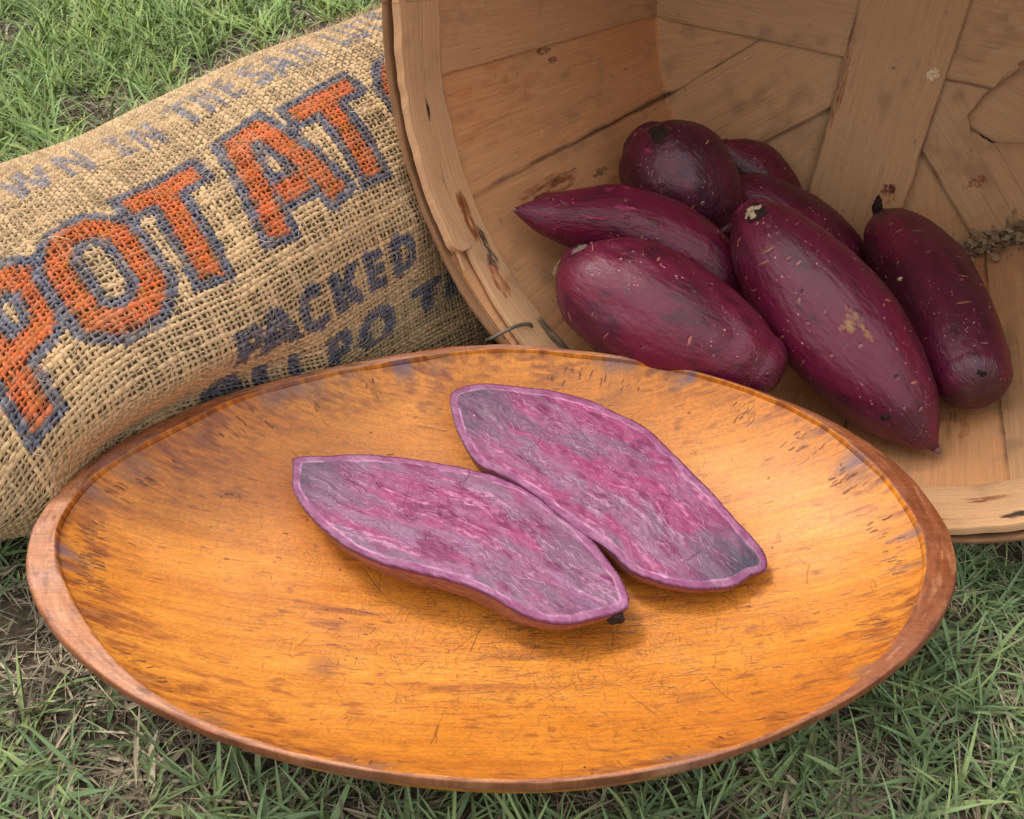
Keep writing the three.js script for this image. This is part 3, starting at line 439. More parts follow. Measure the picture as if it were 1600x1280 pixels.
  strip(-68, 1, 1, { flare: 1.1 }, 12, woodMat(12, [[0.0, 0.3, 0.02, 0.03, '150,76,44', 0.2], [0.015, 0.36, 0.008, 0.03, R1, 0.3]], 0.6));
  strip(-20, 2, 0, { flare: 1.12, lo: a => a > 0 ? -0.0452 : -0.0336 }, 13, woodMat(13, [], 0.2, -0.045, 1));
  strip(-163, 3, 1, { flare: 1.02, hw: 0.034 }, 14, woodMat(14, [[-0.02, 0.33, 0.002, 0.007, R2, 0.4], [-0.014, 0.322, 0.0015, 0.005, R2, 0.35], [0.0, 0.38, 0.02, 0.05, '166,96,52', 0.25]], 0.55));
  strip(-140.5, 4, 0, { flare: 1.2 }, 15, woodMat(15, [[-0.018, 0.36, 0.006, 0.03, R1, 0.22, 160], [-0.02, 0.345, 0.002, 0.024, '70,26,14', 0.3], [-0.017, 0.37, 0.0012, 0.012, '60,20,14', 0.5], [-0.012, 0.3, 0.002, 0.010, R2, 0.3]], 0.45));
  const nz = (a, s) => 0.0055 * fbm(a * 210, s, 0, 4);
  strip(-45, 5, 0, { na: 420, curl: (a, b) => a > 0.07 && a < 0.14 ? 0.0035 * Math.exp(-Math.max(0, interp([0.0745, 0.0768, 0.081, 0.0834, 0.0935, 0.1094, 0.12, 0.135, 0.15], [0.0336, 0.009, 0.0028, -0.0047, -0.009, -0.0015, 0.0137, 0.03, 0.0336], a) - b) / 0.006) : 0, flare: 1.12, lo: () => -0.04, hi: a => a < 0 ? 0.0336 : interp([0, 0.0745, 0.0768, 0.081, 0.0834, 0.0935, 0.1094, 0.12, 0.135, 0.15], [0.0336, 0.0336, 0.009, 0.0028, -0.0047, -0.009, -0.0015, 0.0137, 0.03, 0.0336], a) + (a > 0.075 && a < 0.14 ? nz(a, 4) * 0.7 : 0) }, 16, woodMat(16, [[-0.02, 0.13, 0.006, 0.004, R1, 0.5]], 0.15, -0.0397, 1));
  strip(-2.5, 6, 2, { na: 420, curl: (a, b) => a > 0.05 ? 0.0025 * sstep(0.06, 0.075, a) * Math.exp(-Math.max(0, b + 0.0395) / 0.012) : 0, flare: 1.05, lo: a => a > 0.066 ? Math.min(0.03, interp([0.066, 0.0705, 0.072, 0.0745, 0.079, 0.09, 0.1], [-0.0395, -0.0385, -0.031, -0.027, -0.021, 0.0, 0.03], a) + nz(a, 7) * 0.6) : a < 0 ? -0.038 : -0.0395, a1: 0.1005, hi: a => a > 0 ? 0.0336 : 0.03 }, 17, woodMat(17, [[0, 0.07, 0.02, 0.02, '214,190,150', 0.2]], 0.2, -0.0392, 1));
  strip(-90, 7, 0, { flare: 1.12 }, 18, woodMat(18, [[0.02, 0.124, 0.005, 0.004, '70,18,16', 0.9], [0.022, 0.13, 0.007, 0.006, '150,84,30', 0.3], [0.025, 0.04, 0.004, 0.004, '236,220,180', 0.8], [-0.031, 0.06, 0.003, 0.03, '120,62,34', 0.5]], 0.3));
  // hoops: half-open rings of bent wood
  const hoopC = woodTex(31, [], 0.15, 256, 2048, 1.5, 0.04), hoopT = canvasTex(hoopC, true, true);
  { const g = hoopC.getContext('2d'), r = rng(77); const sp = (deg, h, sx, sy, col, n) => { for (let i = 0; i < n; i++) { g.fillStyle = `rgba(${col},${0.15 + 0.5 * r()})`; g.beginPath(); const a = r() * 6.28, q = Math.sqrt(r()); g.ellipse((h - 0.88) / 0.13 * 256 + Math.cos(a) * q * sx, (1 - ((deg + 180) / 360)) * 2048 + Math.sin(a) * q * sy, 2 + r() * sx * 0.3, 2 + r() * sy * 0.3, 0, 0, 7); g.fill(); } };
    sp(-166, 0.946, 8, 7, '60,40,28', 26); sp(-166, 0.946, 3, 3, '40,24,16', 10); sp(-150, 0.925, 26, 20, '120,62,24', 60); sp(-146, 0.912, 12, 10, '56,40,30', 30); sp(-143, 0.92, 30, 10, '66,50,40', 30); sp(-139, 0.93, 30, 16, '150,80,46', 30); sp(-127, 0.9, 26, 22, '84,70,58', 50); sp(-55, 0.98, 18, 14, '50,38,28', 40); sp(-59, 0.93, 10, 16, '110,60,34', 20); }
  const hoopMat = new THREE.MeshStandardMaterial({ map: hoopT, bumpMap: bumpT, bumpScale: 0.0006, roughness: 0.8, side: THREE.DoubleSide });
  const outMat = new THREE.MeshStandardMaterial({ map: canvasTex(woodTex(33, [], 0.0, 256, 1024, 1.5, 0.04), true, true), color: 0xb8aca0, roughness: 0.9, side: THREE.DoubleSide });
  function hoop(name, d0, d1, hlo, hhi, rIn_, rOut_, mat, seed, n = 260) { // angles in degrees, hlo/hhi(deg): axial span, offsets from the cone outward
    const prof = [[0, 0.12], [0.05, 0], [0.5, -0.04], [0.95, 0], [1, 0.12], [1, 0.9], [0.97, 1], [0.03, 1], [0, 0.9], [0, 0.12]];
    const g = grid(n, prof.length - 1, (u, v) => { const deg = lerp(d0, d1, u), p = prof[Math.round(v * (prof.length - 1))], a = deg * Math.PI / 180, lo = hlo(deg), hi = hhi(deg); const h = lerp(lo, hi, p[0]) + (p[0] > 0.5 ? 0.004 * fbm(deg * 0.35, seed, 0, 3) : 0.003 * fbm(deg * 0.3, seed + 5, 0, 2)); return basketPt(coneR(h) + lerp(rIn_, rOut_, p[1]) + 0.0006 * fbm(deg * 0.2, seed, 0, 2), a, h * BH); },
      (u, v, q) => { const deg = lerp(d0, d1, u), p = prof[Math.round(v * (prof.length - 1))]; return [(lerp(hlo(deg), hhi(deg), p[0]) - 0.88) / 0.13 + p[1] * 0.05, (deg + 180) / 360]; });
    return part(name, g, mat, bk);
  }
  const k1 = x => () => x;
  hoop('inner_hoop', -180.2, 180, k1(0.888), d => interp([-180, -156, -150, -140, -128, -118, 180], [0.948, 0.948, 0.956, 0.966, 0.978, 0.975, 0.975], d), -0.0106, -0.0070, hoopMat, 1);
  hoop('rim_hoop', 180, 181 + 33, k1(0.9515), d => 1.0 - (d > 213 ? 0.02 * (d - 213) : 0), -0.0118, -0.0068, hoopMat, 2, 40);   // short run up to the break
  hoop('rim_hoop', -121, 180, d => d < -119 ? 0.985 : 0.978, k1(1.0), -0.0112, -0.0068, hoopMat, 3);
  hoop('hoop_splinter', -156, -143.5, d => interp([-156, -143.5], [0.957, 0.985], d), d => interp([-156, -143.5], [0.966, 0.991], d), -0.0085, -0.0072, hoopMat, 8, 24);
  hoop('outer_hoop', -180, 180.2, k1(0.9), k1(1.0), -0.0034, -0.0006, outMat, 4);
  hoop('outer_hoop', -180, 180.2, k1(0.905), k1(0.992), -0.0005, 0.0012, outMat, 5);
  hoop('middle_hoop', -180, 180.2, k1(0.45), k1(0.52), 0.0005, 0.003, outMat, 6);
  hoop('outer_hoop', -180, 180.2, k1(0.0), k1(0.08), 0.0005, 0.003, outMat, 9);
  // added liner behind the staves and bottom, closing gaps against light leaks
  { const g1 = grid(160, 12, (u, v) => basketPt(coneR(v * 0.985) - 0.0031, u * Math.PI * 2, v * 0.985 * BH), (u, v) => [u * 10, v], true), g2 = grid(80, 8, (u, v) => basketPt((BRb - 0.0031) * v, u * Math.PI * 2, 0.0), (u, v) => [v * Math.cos(u * 6.283) * 2, v * Math.sin(u * 6.283)]);
    part('added_liner', mergeGeometries([g1, g2]), outMat, bk); }
  // wire staple over the rim
  const st = (deg, h, off) => basketPt(coneR(h) + off, deg * Math.PI / 180, h * BH);
  part('wire_staple', tubeGeo([st(-133.4, 1.0, 0.004), st(-133.3, 1.014, -0.004), st(-132.9, 0.996, -0.0125), st(-132.1, 0.96, -0.0132), st(-131.2, 0.938, -0.0128), st(-130.6, 0.93, -0.009)], 0.0011, 30, 8), new THREE.MeshStandardMaterial({ color: new THREE.Color().setRGB(0.16, 0.13, 0.1), roughness: 0.6, metalness: 0.5 }), bk);
}
{ // crumbly dry leaf litter in the corner between wall and bottom
  const r = rng(9), ps = [];
  const shade = []; const geos = [];
  for (let i = 0; i < 620; i++) {
    const t = r(), spread = (r() + r() - 1), deg = lerp(-69, -40, t), hh = 0.008 + 0.030 * r() * r() * r(), q = basketPt(coneR(hh / BH) - 0.0095 - 0.022 * spread * spread * (1 - hh * 22) - 0.002 * r(), deg * Math.PI / 180, hh);
    const s = (0.0008 + 0.0045 * r() * r()), g = grid(3, 2, (u, v) => new V3((u - 0.5) * s * 2 * (1 - 0.4 * Math.abs(v - 0.5)), s * 0.2 * Math.sin(u * 4 + i), (v - 0.5) * s * (1 + r() * 0.5)));
    g.rotateX((r() - 0.5) * 2); g.rotateY(r() * 6.3); g.rotateZ((r() - 0.5) * 2); g.translate(q.x, q.y, q.z);
    const l = 0.5 + 0.7 * r(), n = g.attributes.position.count, c = []; for (let k = 0; k < n; k++) c.push(0.40 * l, 0.28 * l, 0.17 * l); g.setAttribute('color', new THREE.Float32BufferAttribute(c, 3)); g.computeVertexNormals(); geos.push(g);
  }
  const m = part('leaf_litter', mergeGeometries(geos), new THREE.MeshStandardMaterial({ vertexColors: true, roughness: 1, side: THREE.DoubleSide }));
  m.userData = { label: 'crumbled dry leaf litter in the corner of the basket bottom', category: 'debris', kind: 'stuff' };
}

// ---------------------------------------------------------------- burlap sack
const SK = { x0: -0.12394, z0: -0.51133, yaw: 0.74555, D: 0.10182, h0: 0.09051, h1: 0.07125, h2: -0.21492, d1: -0.15627 };
const SDR = new V3(Math.cos(SK.yaw), 0, -Math.sin(SK.yaw)), SPR = new V3(Math.sin(SK.yaw), 0, Math.cos(SK.yaw));
function sackRaw(s, t) {
  const cap = Math.sqrt(Math.max(0, 1 - Math.pow(Math.abs(s / 0.285), 5)));
  const hs = Math.max(SK.h0 + SK.h1 * s + SK.h2 * s * s, 0.02) * (0.55 + 0.45 * cap) * (1 + 0.12 * sstep(-0.1, -0.2, s)), DD = (SK.D + SK.d1 * s + (t < 0 ? Math.sin(Math.min(1, -t / 0.9) * 1.57) * (0.03 * Math.exp(-(((s - 0.06) / 0.06) ** 2)) - 0.15 * clamp(-(s + 0.12), 0, 0.2)) : 0)) * cap;
  const E = Math.sin(t) < 0 ? interp([-0.3, -0.16, -0.05, 0.02], [2.2, 2.4, 4, 5.5], s) : 2.2, c = Math.cos(t), n = Math.sin(t), cc = Math.sign(c) * Math.pow(Math.abs(c), 2 / E), ss = Math.sign(n) * Math.pow(Math.abs(n), 2 / E);
  const P = new V3(SK.x0, hs * (1 + ss), SK.z0).addScaledVector(SDR, s).addScaledVector(SPR, DD * cc);
  const v = P.clone().sub(BB), h = v.dot(BN) / BH, a = v.dot(BS), b = v.dot(BU), rad = Math.hypot(a, b), rr = coneR(clamp(h)) + 0.009;
  if (h > -0.15 && h < 1.02 && rad < rr) { const k = (rr - rad) / Math.max(rad, 1e-6); P.addScaledVector(BS, k * a).addScaledVector(BU, k * b); }
  let qx = (P.x - WC[0]) / WH[0], qz = (P.z - WC[1]) / WH[1]; const r = Math.hypot(qx, qz), lim = interp([0, 0.01, 0.03, 0.05, 0.07, 0.09], [0.6, 0.72, 0.88, 0.96, 1, 1], P.y) + 0.006;
  if (P.y < 0.11 && r < lim) { const k = lerp(1, lim / Math.max(r, 0.01), sstep(0.11, 0.066, P.y)); P.x = WC[0] + qx * k * WH[0]; P.z = WC[1] + qz * k * WH[1]; }
  // slack, lumpy cloth
  const lump = 0.0022 * fbm(s * 11, t * 2.2, 3.3, 3);
  P.y = Math.max(0, P.y + lump * Math.max(0, n + 0.3)); P.addScaledVector(SPR, lump * c);
  return P;
}
{
  const sack = thing('burlap_sack', 'stuffed tan burlap sack printed in orange and navy letters, lying on the grass', 'sack', [SK.x0, 0, SK.z0]);
  const S0 = -0.2845, S1 = 0.2845, NS = 340, T0 = 2.6, T1 = -1.5, NT = 320;
  const G = [], Vv = []; const it0 = Math.round((T0 - Math.PI / 2) / (T0 - T1) * NT);
  for (let i = 0; i <= NS; i++) { const s = lerp(S0, S1, i / NS), row = [], vv = [0]; for (let j = 0; j <= NT; j++) { row.push(sackRaw(s, lerp(T0, T1, j / NT))); if (j) vv.push(vv[j - 1] + row[j].distanceTo(row[j - 1])); } const o = vv[it0]; G.push(row); Vv.push(vv.map(x => x - o)); }
  const atCol = (i, v) => { const vv = Vv[i]; let a = 0, b = NT; if (v <= vv[0]) return G[i][0].clone(); if (v >= vv[NT]) return G[i][NT].clone(); while (b - a > 1) { const m = (a + b) >> 1; vv[m] <= v ? a = m : b = m; } return G[i][a].clone().lerp(G[i][b], (v - vv[a]) / Math.max(1e-9, vv[b] - vv[a])); };
  const at = (s, v) => { const x = clamp((s - S0) / (S1 - S0) * NS, 0, NS - 0.001), i = Math.floor(x); return atCol(i, v).lerp(atCol(i + 1, v), x - i); };
  const vMax = s => { const x = clamp((s - S0) / (S1 - S0) * NS, 0, NS - 0.001), i = Math.floor(x); return lerp(Vv[i][NT], Vv[i + 1][NT], x - i); };
  // --- the print, in cloth metres (s to the right, v down)
  const PW = 2048, PH = 1152, PX0 = -0.30, PV0 = -0.06, PS = 2048 / 0.44; // pixels per metre
  const X = s => (s - PX0) * PS, Y = v => (v - PV0) * PS;
  const pc = document.createElement('canvas'); pc.width = PW; pc.height = PH; const g = pc.getContext('2d');
  g.fillStyle = '#000'; g.fillRect(0, 0, PW, PH); g.lineJoin = 'miter'; g.lineCap = 'butt';
  const NAVY = '#0000ff', ORANGE = '#ff0000';
  // big outlined letters: stroke paths in a unit box mapped on (s, v): origin, right vector, down vector
  function letter(paths, o, rx, dn, wN, wO) { // wide navy stroke, narrower orange one inside it
    const P = (x, y) => [X(o[0] + rx[0] * x + dn[0] * y), Y(o[1] + rx[1] * x + dn[1] * y)];
    for (const [col, w, ext] of [[NAVY, wN, 0], [ORANGE, wO, (wN - wO) / 2]]) {
      g.strokeStyle = col; g.lineWidth = w * PS;
      for (const p of paths) { g.beginPath(); const pts = p.pts.map(q => P(q[0], q[1])); const n = pts.length;
        if (!p.closed && ext) { const cut = (a, b) => { const d = Math.hypot(b[0] - a[0], b[1] - a[1]), k = ext * PS / d; return [a[0] + (b[0] - a[0]) * k, a[1] + (b[1] - a[1]) * k]; }; if (p.cut !== 'end') pts[0] = cut(pts[0], pts[1]); if (p.cut !== 'start') pts[n - 1] = cut(pts[n - 1], pts[n - 2]); }
        pts.forEach((q, i) => i ? g.lineTo(q[0], q[1]) : g.moveTo(q[0], q[1])); if (p.closed) g.closePath(); g.stroke(); }
    }
  }
  const LW = 0.0225, LO = 0.0122;
  g.lineJoin = 'round';
  letter([{ pts: [[0.24, 1], [0.24, 0.14]], cut: 'start0' }, { pts: [[0.24, 0.15], [0.66, 0.15], [0.8, 0.26], [0.8, 0.44], [0.66, 0.56], [0.24, 0.56]], cut: 'x' }], [-0.2290, 0.034], [0.0470, 0.001], [0.0015, 0.085], LW, LO);
  letter([{ pts: [[0.2, 0.3], [0.36, 0.15], [0.62, 0.15], [0.8, 0.28], [0.8, 0.72], [0.64, 0.86], [0.38, 0.86], [0.2, 0.74]], closed: true }], [-0.1890, 0.0395], [0.0545, -0.0040], [0.0005, 0.075], LW, LO);
  g.lineJoin = 'miter';
  letter([{ pts: [[0, 0.14], [1, 0.14]] }, { pts: [[0.5, 0.1], [0.5, 1]] }], [-0.1385, 0.0345], [0.0515, -0.0035], [-0.0075, 0.073], LW, LO);
  letter([{ pts: [[0.17, 1], [0.38, 0.14], [0.62, 0.14], [0.86, 1]] }, { pts: [[0.3, 0.7], [0.74, 0.7]] }], [-0.0925, 0.031], [0.0640, -0.006], [0.0015, 0.074], LW, LO);
  letter([{ pts: [[0, 0.14], [1, 0.14]] }, { pts: [[0.5, 0.1], [0.5, 1]] }], [-0.0375, 0.0325], [0.0515, -0.003], [-0.002, 0.068], LW, LO);
  g.lineJoin = 'round';
  letter([{ pts: [[0.2, 0.3], [0.36, 0.15], [0.62, 0.15], [0.8, 0.28], [0.8, 0.72], [0.64, 0.86], [0.38, 0.86], [0.2, 0.74]], closed: true }], [0.0165, 0.031], [0.0560, -0.003], [0.0005, 0.073], LW, LO);
  // plain navy lines of lettering
  function word(chs, vb, hgt, fat = 8) { for (const [ch, s0, s1, dv] of chs) { g.save(); g.font = 'bold 100px sans-serif'; const m = g.measureText(ch), w = m.width || 60; g.translate(X(s0), Y(vb + (dv || 0))); g.scale((s1 - s0) * PS / w, hgt * PS / 73); g.fillStyle = NAVY; g.strokeStyle = NAVY; g.lineWidth = fat; g.fillText(ch, 0, 0); g.strokeText(ch, 0, 0); g.restore(); } }
  word([['G', -0.248, -0.226], ['R', -0.225, -0.205], ['O', -0.2035, -0.181], ['W', -0.174, -0.149, -0.003], ['N', -0.144, -0.126, -0.005], ['I', -0.114, -0.1055, -0.004], ['N', -0.1035, -0.087], ['T', -0.078, -0.0645], ['H', -0.063, -0.049], ['E', -0.0475, -0.037], ['S', -0.031, -0.017], ['A', -0.0155, 0.0], ['N', 0.002, 0.017], ['L', 0.026, 0.037], ['U', 0.038, 0.053], ['I', 0.055, 0.061], ['S', 0.062, 0.076]], 0.005, 0.033, 3);
  word([['P', -0.1265, -0.109], ['A', -0.1125, -0.0885], ['C', -0.0875, -0.0695], ['K', -0.0665, -0.0445], ['E', -0.0405, -0.025], ['D', -0.0215, -0.001]], 0.152, 0.0225);
  word([['A', -0.136, -0.114], ['L', -0.114, -0.098], ['L', -0.0975, -0.0835], ['P', -0.0765, -0.0565], ['O', -0.0535, -0.0225, 0.002], ['T', -0.0085, 0.0165, 0.005], ['A', 0.017, 0.043, 0.004]], 0.187, 0.024);
  word([['O', 0.018, 0.052], ['S', 0.057, 0.08]], 0.2365, 0.0275);
  const px = g.getImageData(0, 0, PW, PH).data;
  const ink = (s, v) => { const i = Math.round(X(s)), j = Math.round(Y(v)); if (i < 0 || j < 0 || i >= PW || j >= PH) return [0, 0]; const o = (j * PW + i) * 4; return [px[o] / 255, px[o + 2] / 255]; };
  const TAN = [0.53, 0.372, 0.205], OR = [0.56, 0.118, 0.024], NV = [0.062, 0.08, 0.13];
  function dye(s, v, k, n1, n2) { // cloth colour at a spot; k varies per yarn
    let [o, b] = ink(s + 0.0004 * n1, v + 0.0004 * n2); const worn = clamp(0.93 + 0.22 * n2 + 0.3 * Math.min(0, fbm(s * 70 + 3, v * 70, 0, 3) + 0.12));
    const l = 0.88 + 0.22 * k + 0.14 * n1; let c = [TAN[0] * l, TAN[1] * (l - 0.02 * k), TAN[2] * (l - 0.04 * k)];
    const warm = 0.5 + 0.5 * fbm(s * 14, v * 14, 0, 2); c = mix3(c, [c[0] * 0.96, c[1] * 0.86, c[2] * 0.74], warm * 0.7);
    if (o > 0.5) { c = mix3(c, [OR[0] * (0.85 + 0.3 * n1), OR[1] * (0.9 + 0.3 * n2), OR[2]], worn); if (o < 0.98 || ink(s + 0.0022, v)[1] > 0.5 || ink(s - 0.0022, v)[1] > 0.5 || ink(s, v + 0.0022)[1] > 0.5 || ink(s, v - 0.0022)[1] > 0.5) c = mix3(c, [0.13, 0.085, 0.06], clamp(0.35 + 0.6 * n2)); } else if (b > 0.5) c = mix3(c, (v < 0.012 ? [0.115, 0.14, 0.215] : NV).map(x => x * (1 + 0.6 * n1 + 0.3 * n2)), clamp(worn - 0.22 * Math.max(0, n2 + 0.4 * n1)) * (v < 0.012 ? 0.8 : 0.95));
    return c;
  }
  // --- inner cloth body
  const bc = document.createElement('canvas'); bc.width = 512; bc.height = 512; const bg = bc.getContext('2d'); { const im = bg.createImageData(512, 512); for (let j = 0; j < 512; j++) for (let i = 0; i < 512; i++) { const s = lerp(S0, S1, i / 511), v = lerp(-0.14, 0.36, j / 511), c = dye(s, v, 0, 0, 0), o = (j * 512 + i) * 4; for (let k = 0; k < 3; k++) im.data[o + k] = 255 * toS(c[k] * 0.5); im.data[o + 3] = 255; } bg.putImageData(im, 0, 0); }
  const body = grid(NS, NT, (u, v) => { const i = Math.round(u * NS), j = Math.round(v * NT), p = G[i][j].clone(); const c = new V3(SK.x0, 0.06, SK.z0).addScaledVector(SDR, clamp(lerp(S0, S1, u), -0.24, 0.2)); return p.addScaledVector(c.sub(p).normalize(), 0.0014); }, (u, v) => { const i = Math.round(u * NS), j = Math.round(v * NT); return [u, 1 - (Vv[i][j] + 0.14) / 0.5]; });
  part('sack_cloth', body, new THREE.MeshStandardMaterial({ map: canvasTex(bc), roughness: 1, side: THREE.DoubleSide }), sack);
  const back = grid(NS / 2, 30, (u, v) => { const p = sackRaw(lerp(S0, S1, u), lerp(T0, 4.6, v)); return p; }, null);
  part('sack_cloth', back, new THREE.MeshStandardMaterial({ color: new THREE.Color().setRGB(0.36, 0.25, 0.14), roughness: 1, side: THREE.DoubleSide }), sack);
  // --- woven yarns
  const PI = 0.00275, pos = [], col = [], idx = [], nor = [];
  const sA = -0.281, sB = 0.2, vA = -0.075;
  const nS = Math.round((sB - sA) / PI), nV = Math.round((0.335 - vA) / PI);
  // cache surface at half pitch, with normals
  const cw = nS * 2 + 1, ch = nV * 2 + 1, SP = new Array(cw * ch), SN = new Array(cw * ch);
  for (let i = 0; i < cw; i++) { const s = sA + i * PI / 2, m = vMax(s); for (let j = 0; j < ch; j++) { const v = vA + j * PI / 2; SP[j * cw + i] = v < m ? at(s, v) : null; } }
  for (let i = 0; i < cw; i++) for (let j = 0; j < ch; j++) { const p = SP[j * cw + i]; if (!p) continue; const a = SP[j * cw + Math.max(0, i - 2)], b = SP[j * cw + Math.min(cw - 1, i + 2)], c = SP[Math.max(0, j - 2) * cw + i], d = SP[Math.min(ch - 1, j + 2) * cw + i]; SN[j * cw + i] = (a && b && c && d) ? new V3().subVectors(d, c).cross(new V3().subVectors(b, a)).normalize() : new V3(0, 0, 0); }
  const tmp = new V3(), tan = new V3(), bi = new V3();
  function yarn(alongV, k) {
    const n = alongV ? ch : cw; let prev = -1;
    const kk = hash3(k, alongV ? 1 : 2, 5) * 2 - 1, wid0 = 0.00083 * (1 + 0.34 * kk) * (alongV ? 0.92 : 1.08);
    for (let q = 0; q < n; q++) {
      const i = alongV ? 2 * k : q, j = alongV ? q : 2 * k, p = SP[j * cw + i], N = SN[j * cw + i];
      if (!p || N.lengthSq() < 0.5) { prev = -1; continue; }
      const qa = alongV ? SP[Math.max(0, j - 1) * cw + i] : SP[j * cw + Math.max(0, i - 1)], qb = alongV ? SP[Math.min(ch - 1, j + 1) * cw + i] : SP[j * cw + Math.min(cw - 1, i + 1)];
      if (!qa || !qb) { prev = -1; continue; }
      tan.subVectors(qb, qa).normalize(); bi.crossVectors(N, tan).normalize();
      const s = sA + i * PI / 2, v = vA + j * PI / 2;
      const ph = q % 2 === 0 ? ((((q >> 1) + k) % 2 === 0) === alongV ? 1 : -1) : 0;
      const wn = vnoise(q * 0.11, k * 3.7 + (alongV ? 0 : 91)), jit = 0.00062 * vnoise(q * 0.13 + 40, k * 5.3 + (alongV ? 7 : 3)) + 0.0004 * vnoise(q * 0.9, k * 1.7 + 20);
      const w = wid0 * (1 + 0.45 * wn + 0.1 * vnoise(q * 0.7, k)), hgt = 0.0009 + ph * 0.00055, th = 0.00052;
      const n1 = vnoise(q * 0.5, k * 2.1 + (alongV ? 13 : 0)), n2 = vnoise(q * 0.35 + 70, k * 1.3);
      const c = dye(s, v, kk * 0.8 + wn * 0.5, n1, n2), base = pos.length / 3;
      for (const [x, y, nx, ny] of [[-1, -0.8, -0.9, 0.3], [-0.52, 0.75, -0.45, 0.9], [0.52, 0.75, 0.45, 0.9], [1, -0.8, 0.9, 0.3]]) {
        tmp.copy(p).addScaledVector(N, hgt + y * th).addScaledVector(bi, x * w + jit); pos.push(tmp.x - sack.position.x, tmp.y, tmp.z - sack.position.z);
        tmp.copy(N).multiplyScalar(ny).addScaledVector(bi, nx).addScaledVector(tan, 0).normalize(); nor.push(tmp.x, tmp.y, tmp.z);
        col.push(c[0], c[1], c[2]);
      }
      if (prev >= 0) for (let e = 0; e < 3; e++) idx.push(prev + e, base + e, base + e + 1, prev + e, base + e + 1, prev + e + 1);
      prev = base;
    }
  }
  for (let k = 0; k <= nS; k++) yarn(true, k);
  for (let k = 0; k <= nV; k++) yarn(false, k);
  const wm = part('woven_yarn', rawGeo(pos, idx, null, col), new THREE.MeshStandardMaterial({ vertexColors: true, roughness: 0.95, side: THREE.DoubleSide }), sack, false); wm.userData.kind = 'stuff';
  // --- loose jute fibres
  { const r = rng(21), p = [], ix = [], cl = [];
    for (let f = 0; f < 5200; f++) {
      const edge = r() < 0.28; let s = lerp(sA + 0.01, 0.14, r()), v = edge ? lerp(-0.05, 0.0, r()) : lerp(-0.03, 0.26, r()); if (v > vMax(s) - 0.01) continue;
      const an = r() * 6.28, l = 0.004 + 0.012 * r() * r(), up = edge ? 0.002 + 0.005 * r() : 0.0012 + 0.0016 * r(), cu = (r() - 0.5) * 3; const pts = []; let a = an;
      for (let k = 0; k < 5; k++) { const q = at(s, v), c = new V3(SK.x0, 0.05, SK.z0).addScaledVector(SDR, clamp(s, -0.3, 0.2)); const n = q.clone().sub(c).normalize(); const t = k / 4; pts.push(q.addScaledVector(n, 0.0014 + up * (edge ? t * t : Math.sin(t * 3.1)))); s += Math.cos(a) * l / 4; v += Math.sin(a) * l / 4; a += cu * 0.4; if (v > vMax(s) - 0.002) break; }
      if (pts.length < 3) continue;
      const [o, b] = ink(s, v), base = r(); const c = !edge && o > 0.5 ? [0.5, 0.16, 0.06] : !edge && b > 0.5 ? (r() < 0.5 ? [0.08, 0.09, 0.13] : [0.4, 0.3, 0.18]) : [0.62 * (0.8 + 0.3 * base), 0.46 * (0.8 + 0.3 * base), 0.27];
      const w = 0.00009 + 0.00008 * r();
      const side = new V3(r() - 0.5, r() - 0.5, r() - 0.5).normalize().multiplyScalar(w), s2 = new V3(side.z, side.x, side.y);
      pts.forEach((q, k) => { const b0 = p.length / 3; p.push(q.x + side.x, q.y + side.y, q.z + side.z, q.x - side.x, q.y - side.y, q.z - side.z, q.x + s2.x, q.y + s2.y, q.z + s2.z); for (let e = 0; e < 3; e++) cl.push(...c); if (k) for (let e = 0; e < 3; e++) { const f2 = (e + 1) % 3; ix.push(b0 - 3 + e, b0 + e, b0 + f2, b0 - 3 + e, b0 + f2, b0 - 3 + f2); } });
    }
    const geo = rawGeo(p, ix, null, cl); const m = part('loose_fibre', geo, new THREE.MeshStandardMaterial({ vertexColors: true, roughness: 1, side: THREE.DoubleSide }), sack); m.userData.kind = 'stuff'; }
}

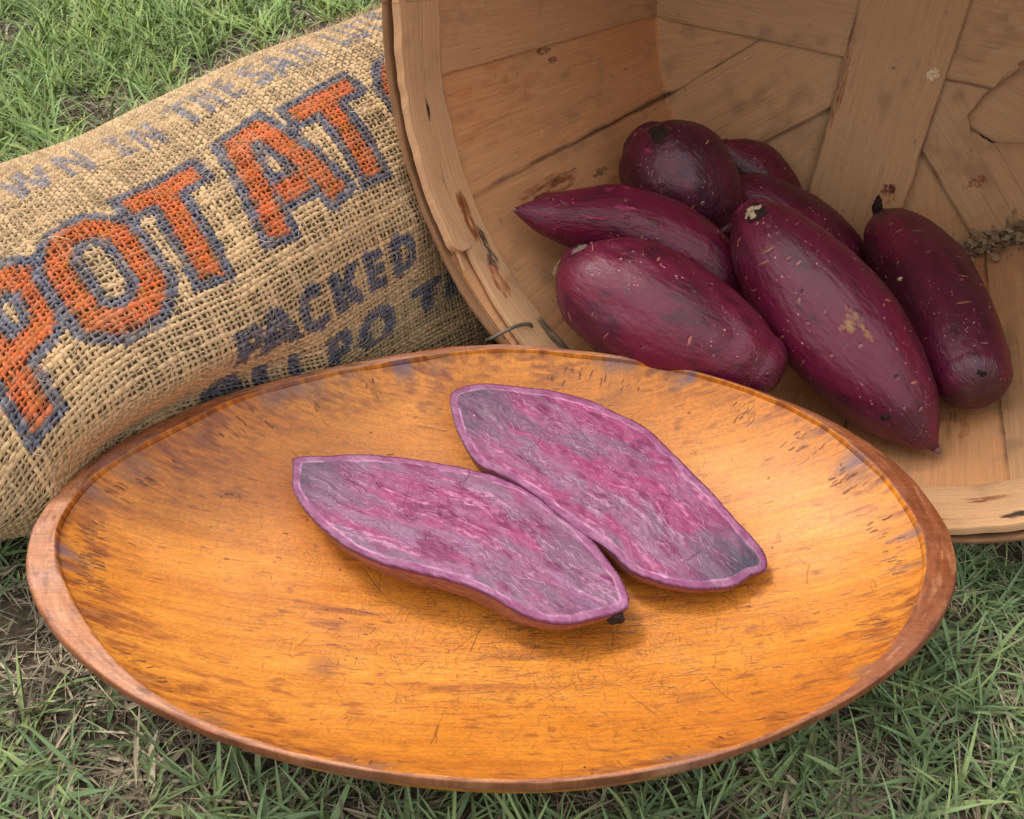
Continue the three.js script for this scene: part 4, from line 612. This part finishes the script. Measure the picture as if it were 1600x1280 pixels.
// ---------------------------------------------------------------- grass
{
  const r = rng(4);
  function blade(len, wid, el, az, droop, twist, base, n = 6) {
    const p = [], ix = []; let x = 0, y = 0, e = el; const ca = Math.cos(az), sa = Math.sin(az);
    for (let k = 0; k <= n; k++) {
      const t = k / n, w = wid * (t < 0.25 ? 0.55 + 1.8 * t : 1) * (1 - Math.pow(t, 2.6)) * 0.5 + 0.00005, tw = twist * t;
      const sx = -sa * Math.cos(tw), sz = ca * Math.cos(tw), sy = Math.sin(tw);
      const fold = w * 0.45;
      p.push(base[0] + ca * x + sx * w, y + sy * w + fold, base[1] + sa * x + sz * w, base[0] + ca * x, y, base[1] + sa * x, base[0] + ca * x - sx * w, y - sy * w + fold, base[1] + sa * x - sz * w);
      if (k) { const b = k * 3; for (const [i, j] of [[0, 1], [1, 2]]) ix.push(b - 3 + i, b + i, b + j, b - 3 + i, b + j, b - 3 + j); }
      x += Math.cos(e) * len / n; y += Math.sin(e) * len / n; e -= droop / n * (0.4 + 1.2 * t);
    }
    return rawGeo(p, ix);
  }
  const tufts = [];
  for (let v = 0; v < 8; v++) { const gs = [], n = 5 + (v % 4); for (let k = 0; k < n; k++) gs.push(blade(0.011 + 0.027 * r(), 0.0012 + 0.0022 * r() * r(), 0.1 + 0.9 * r(), r() * 6.28, 0.1 + 0.8 * r(), (r() - 0.5) * 1.6, [(r() - 0.5) * 0.007, (r() - 0.5) * 0.007])); const g = mergeGeometries(gs); tufts.push(g); }
  const dry = [];
  for (let v = 0; v < 5; v++) { const gs = []; for (let k = 0; k < 8; k++) gs.push(blade(0.010 + 0.034 * r(), 0.0005 + 0.0011 * r() * (k > 5 ? 2.2 : 1), 0.03 + 0.32 * r(), r() * 6.28, 0.15 + 0.5 * (r() - 0.2), (r() - 0.5) * 4, [(r() - 0.5) * 0.02, (r() - 0.5) * 0.02], 5)); const g = mergeGeometries(gs); dry.push(g); }
  const room = (x, z) => { // free height above this spot of ground, 0 where something stands
    let h = 0.06;
    const a = (x - WC[0]) / WH[0], b = (z - WC[1]) / WH[1], k = Math.hypot(a, b) / rOut(Math.atan2(b, a));
    if (k < 0.66) return 0; if (k < 1.02) h = interp([0.66, 0.79, 0.9, 0.965, 1.02], [0.002, 0.014, 0.026, 0.042, 0.06], k);
    for (let y = 0.002; y < 0.05; y += 0.006) { const v = new V3(x, y, z).sub(BB), hh = v.dot(BN) / BH, rad = Math.hypot(v.dot(BS), v.dot(BU)); if (hh > -0.03 && hh < 1.03 && rad < coneR(clamp(hh)) + 0.007) { h = Math.min(h, y); break; } }
    const q = new V3(x - SK.x0, 0, z - SK.z0), s = q.dot(SDR), d = q.dot(SPR); if (s > -0.285 && s < 0.27 && Math.abs(d) < (SK.D + SK.d1 * s) * (s < -0.08 ? 0.62 : 1) * Math.sqrt(1 - Math.pow(Math.abs(s / 0.285), 5)) - 0.006) return 0;
    return h;
  };
  const lists = tufts.map(() => []), dl = dry.map(() => []);
  const inView = (x, z) => z < 0.02 && z > -3.2 && Math.abs(x) < 0.36 + 0.72 * Math.max(0, -z - 0.1);
  const put = (x, z, far) => {
    if (!inView(x, z)) return; const h = room(x, z); if (h < 0.004) return;
    const d = fbm(x * 9 + 5, z * 9, 0, 3), bare = Math.max(sstep(0.02, -0.35, d), sstep(0.045, 0.015, Math.hypot(x + 0.16, z + 0.18))), back = sstep(-0.55, -0.8, z);
    const isDry = r() < 0.43 + 0.26 * bare - 0.22 * back;
    if (!isDry && r() < bare * 0.8) return;
    const s = Math.min((0.5 + 0.6 * r()) * (1 + 0.45 * back), h / 0.028);
    (isDry ? dl[(r() * dry.length) | 0] : lists[(r() * tufts.length) | 0]).push([x, z, r() * 6.28, s, d, back]);
  };
  for (let i = 0; i < 22000; i++) put(-0.62 + 1.24 * r(), -0.72 + 0.74 * r());
  for (let i = 0; i < 26000; i++) { const z = -0.6 - 1.6 * Math.pow(r(), 1.3); put(-0.1 + (r() - 0.75) * (0.5 - z) * 1.2, z); }
  for (let i = 0; i < 12000; i++) put((r() - 0.5) * 4.4, -0.7 - 2.5 * r());
  const dummy = new THREE.Object3D(), cc = new THREE.Color();
  const gm = new THREE.MeshPhysicalMaterial({ color: 0xffffff, roughness: 0.5, transmission: 0.12, thickness: 0, side: THREE.DoubleSide, specularIntensity: 0.4 });
  const dm = new THREE.MeshStandardMaterial({ color: 0xffffff, roughness: 0.9, side: THREE.DoubleSide });
  const root = new THREE.Group(); root.name = 'lawn_grass'; root.userData = { label: 'short green lawn grass with dry straw among it, around the bowl, sack and basket', category: 'grass', kind: 'stuff' }; scene.add(root);
  const make = (geo, list, mat, isDry) => {
    const m = new THREE.InstancedMesh(geo, mat, Math.max(1, list.length)); m.name = isDry ? 'dry_straw' : 'green_blade'; m.castShadow = m.receiveShadow = true; m.userData.kind = 'stuff';
    list.forEach((q, i) => {
      dummy.position.set(q[0], -0.0085 + 0.003 * fbm(q[0] * 22, q[1] * 22, 0, 2), q[1]); dummy.rotation.set((r() - 0.5) * 0.5, q[2], (r() - 0.5) * 0.5); dummy.scale.setScalar(q[3]); dummy.updateMatrix(); m.setMatrixAt(i, dummy.matrix);
      const l = 0.55 + 0.75 * r(), y = r() * r(), bk = q[5];
      if (isDry) { const k = r(); cc.setRGB(lerp(0.14, 0.44, k * k) * l, lerp(0.112, 0.365, k * k) * l, lerp(0.075, 0.24, k * k) * l); }
      else cc.setRGB(lerp(0.165, 0.30, y) * l * lerp(1, 1.2, bk), lerp(0.25, 0.35, y) * l * lerp(1, 1.2, bk), lerp(0.115, 0.12, y) * l * lerp(1, 0.85, bk));
      m.setColorAt(i, cc);
    });
    root.add(m);
  };
  tufts.forEach((g, i) => make(g, lists[i], gm, false)); dry.forEach((g, i) => make(g, dl[i], dm, true));
}

renderer.render(scene, camera);
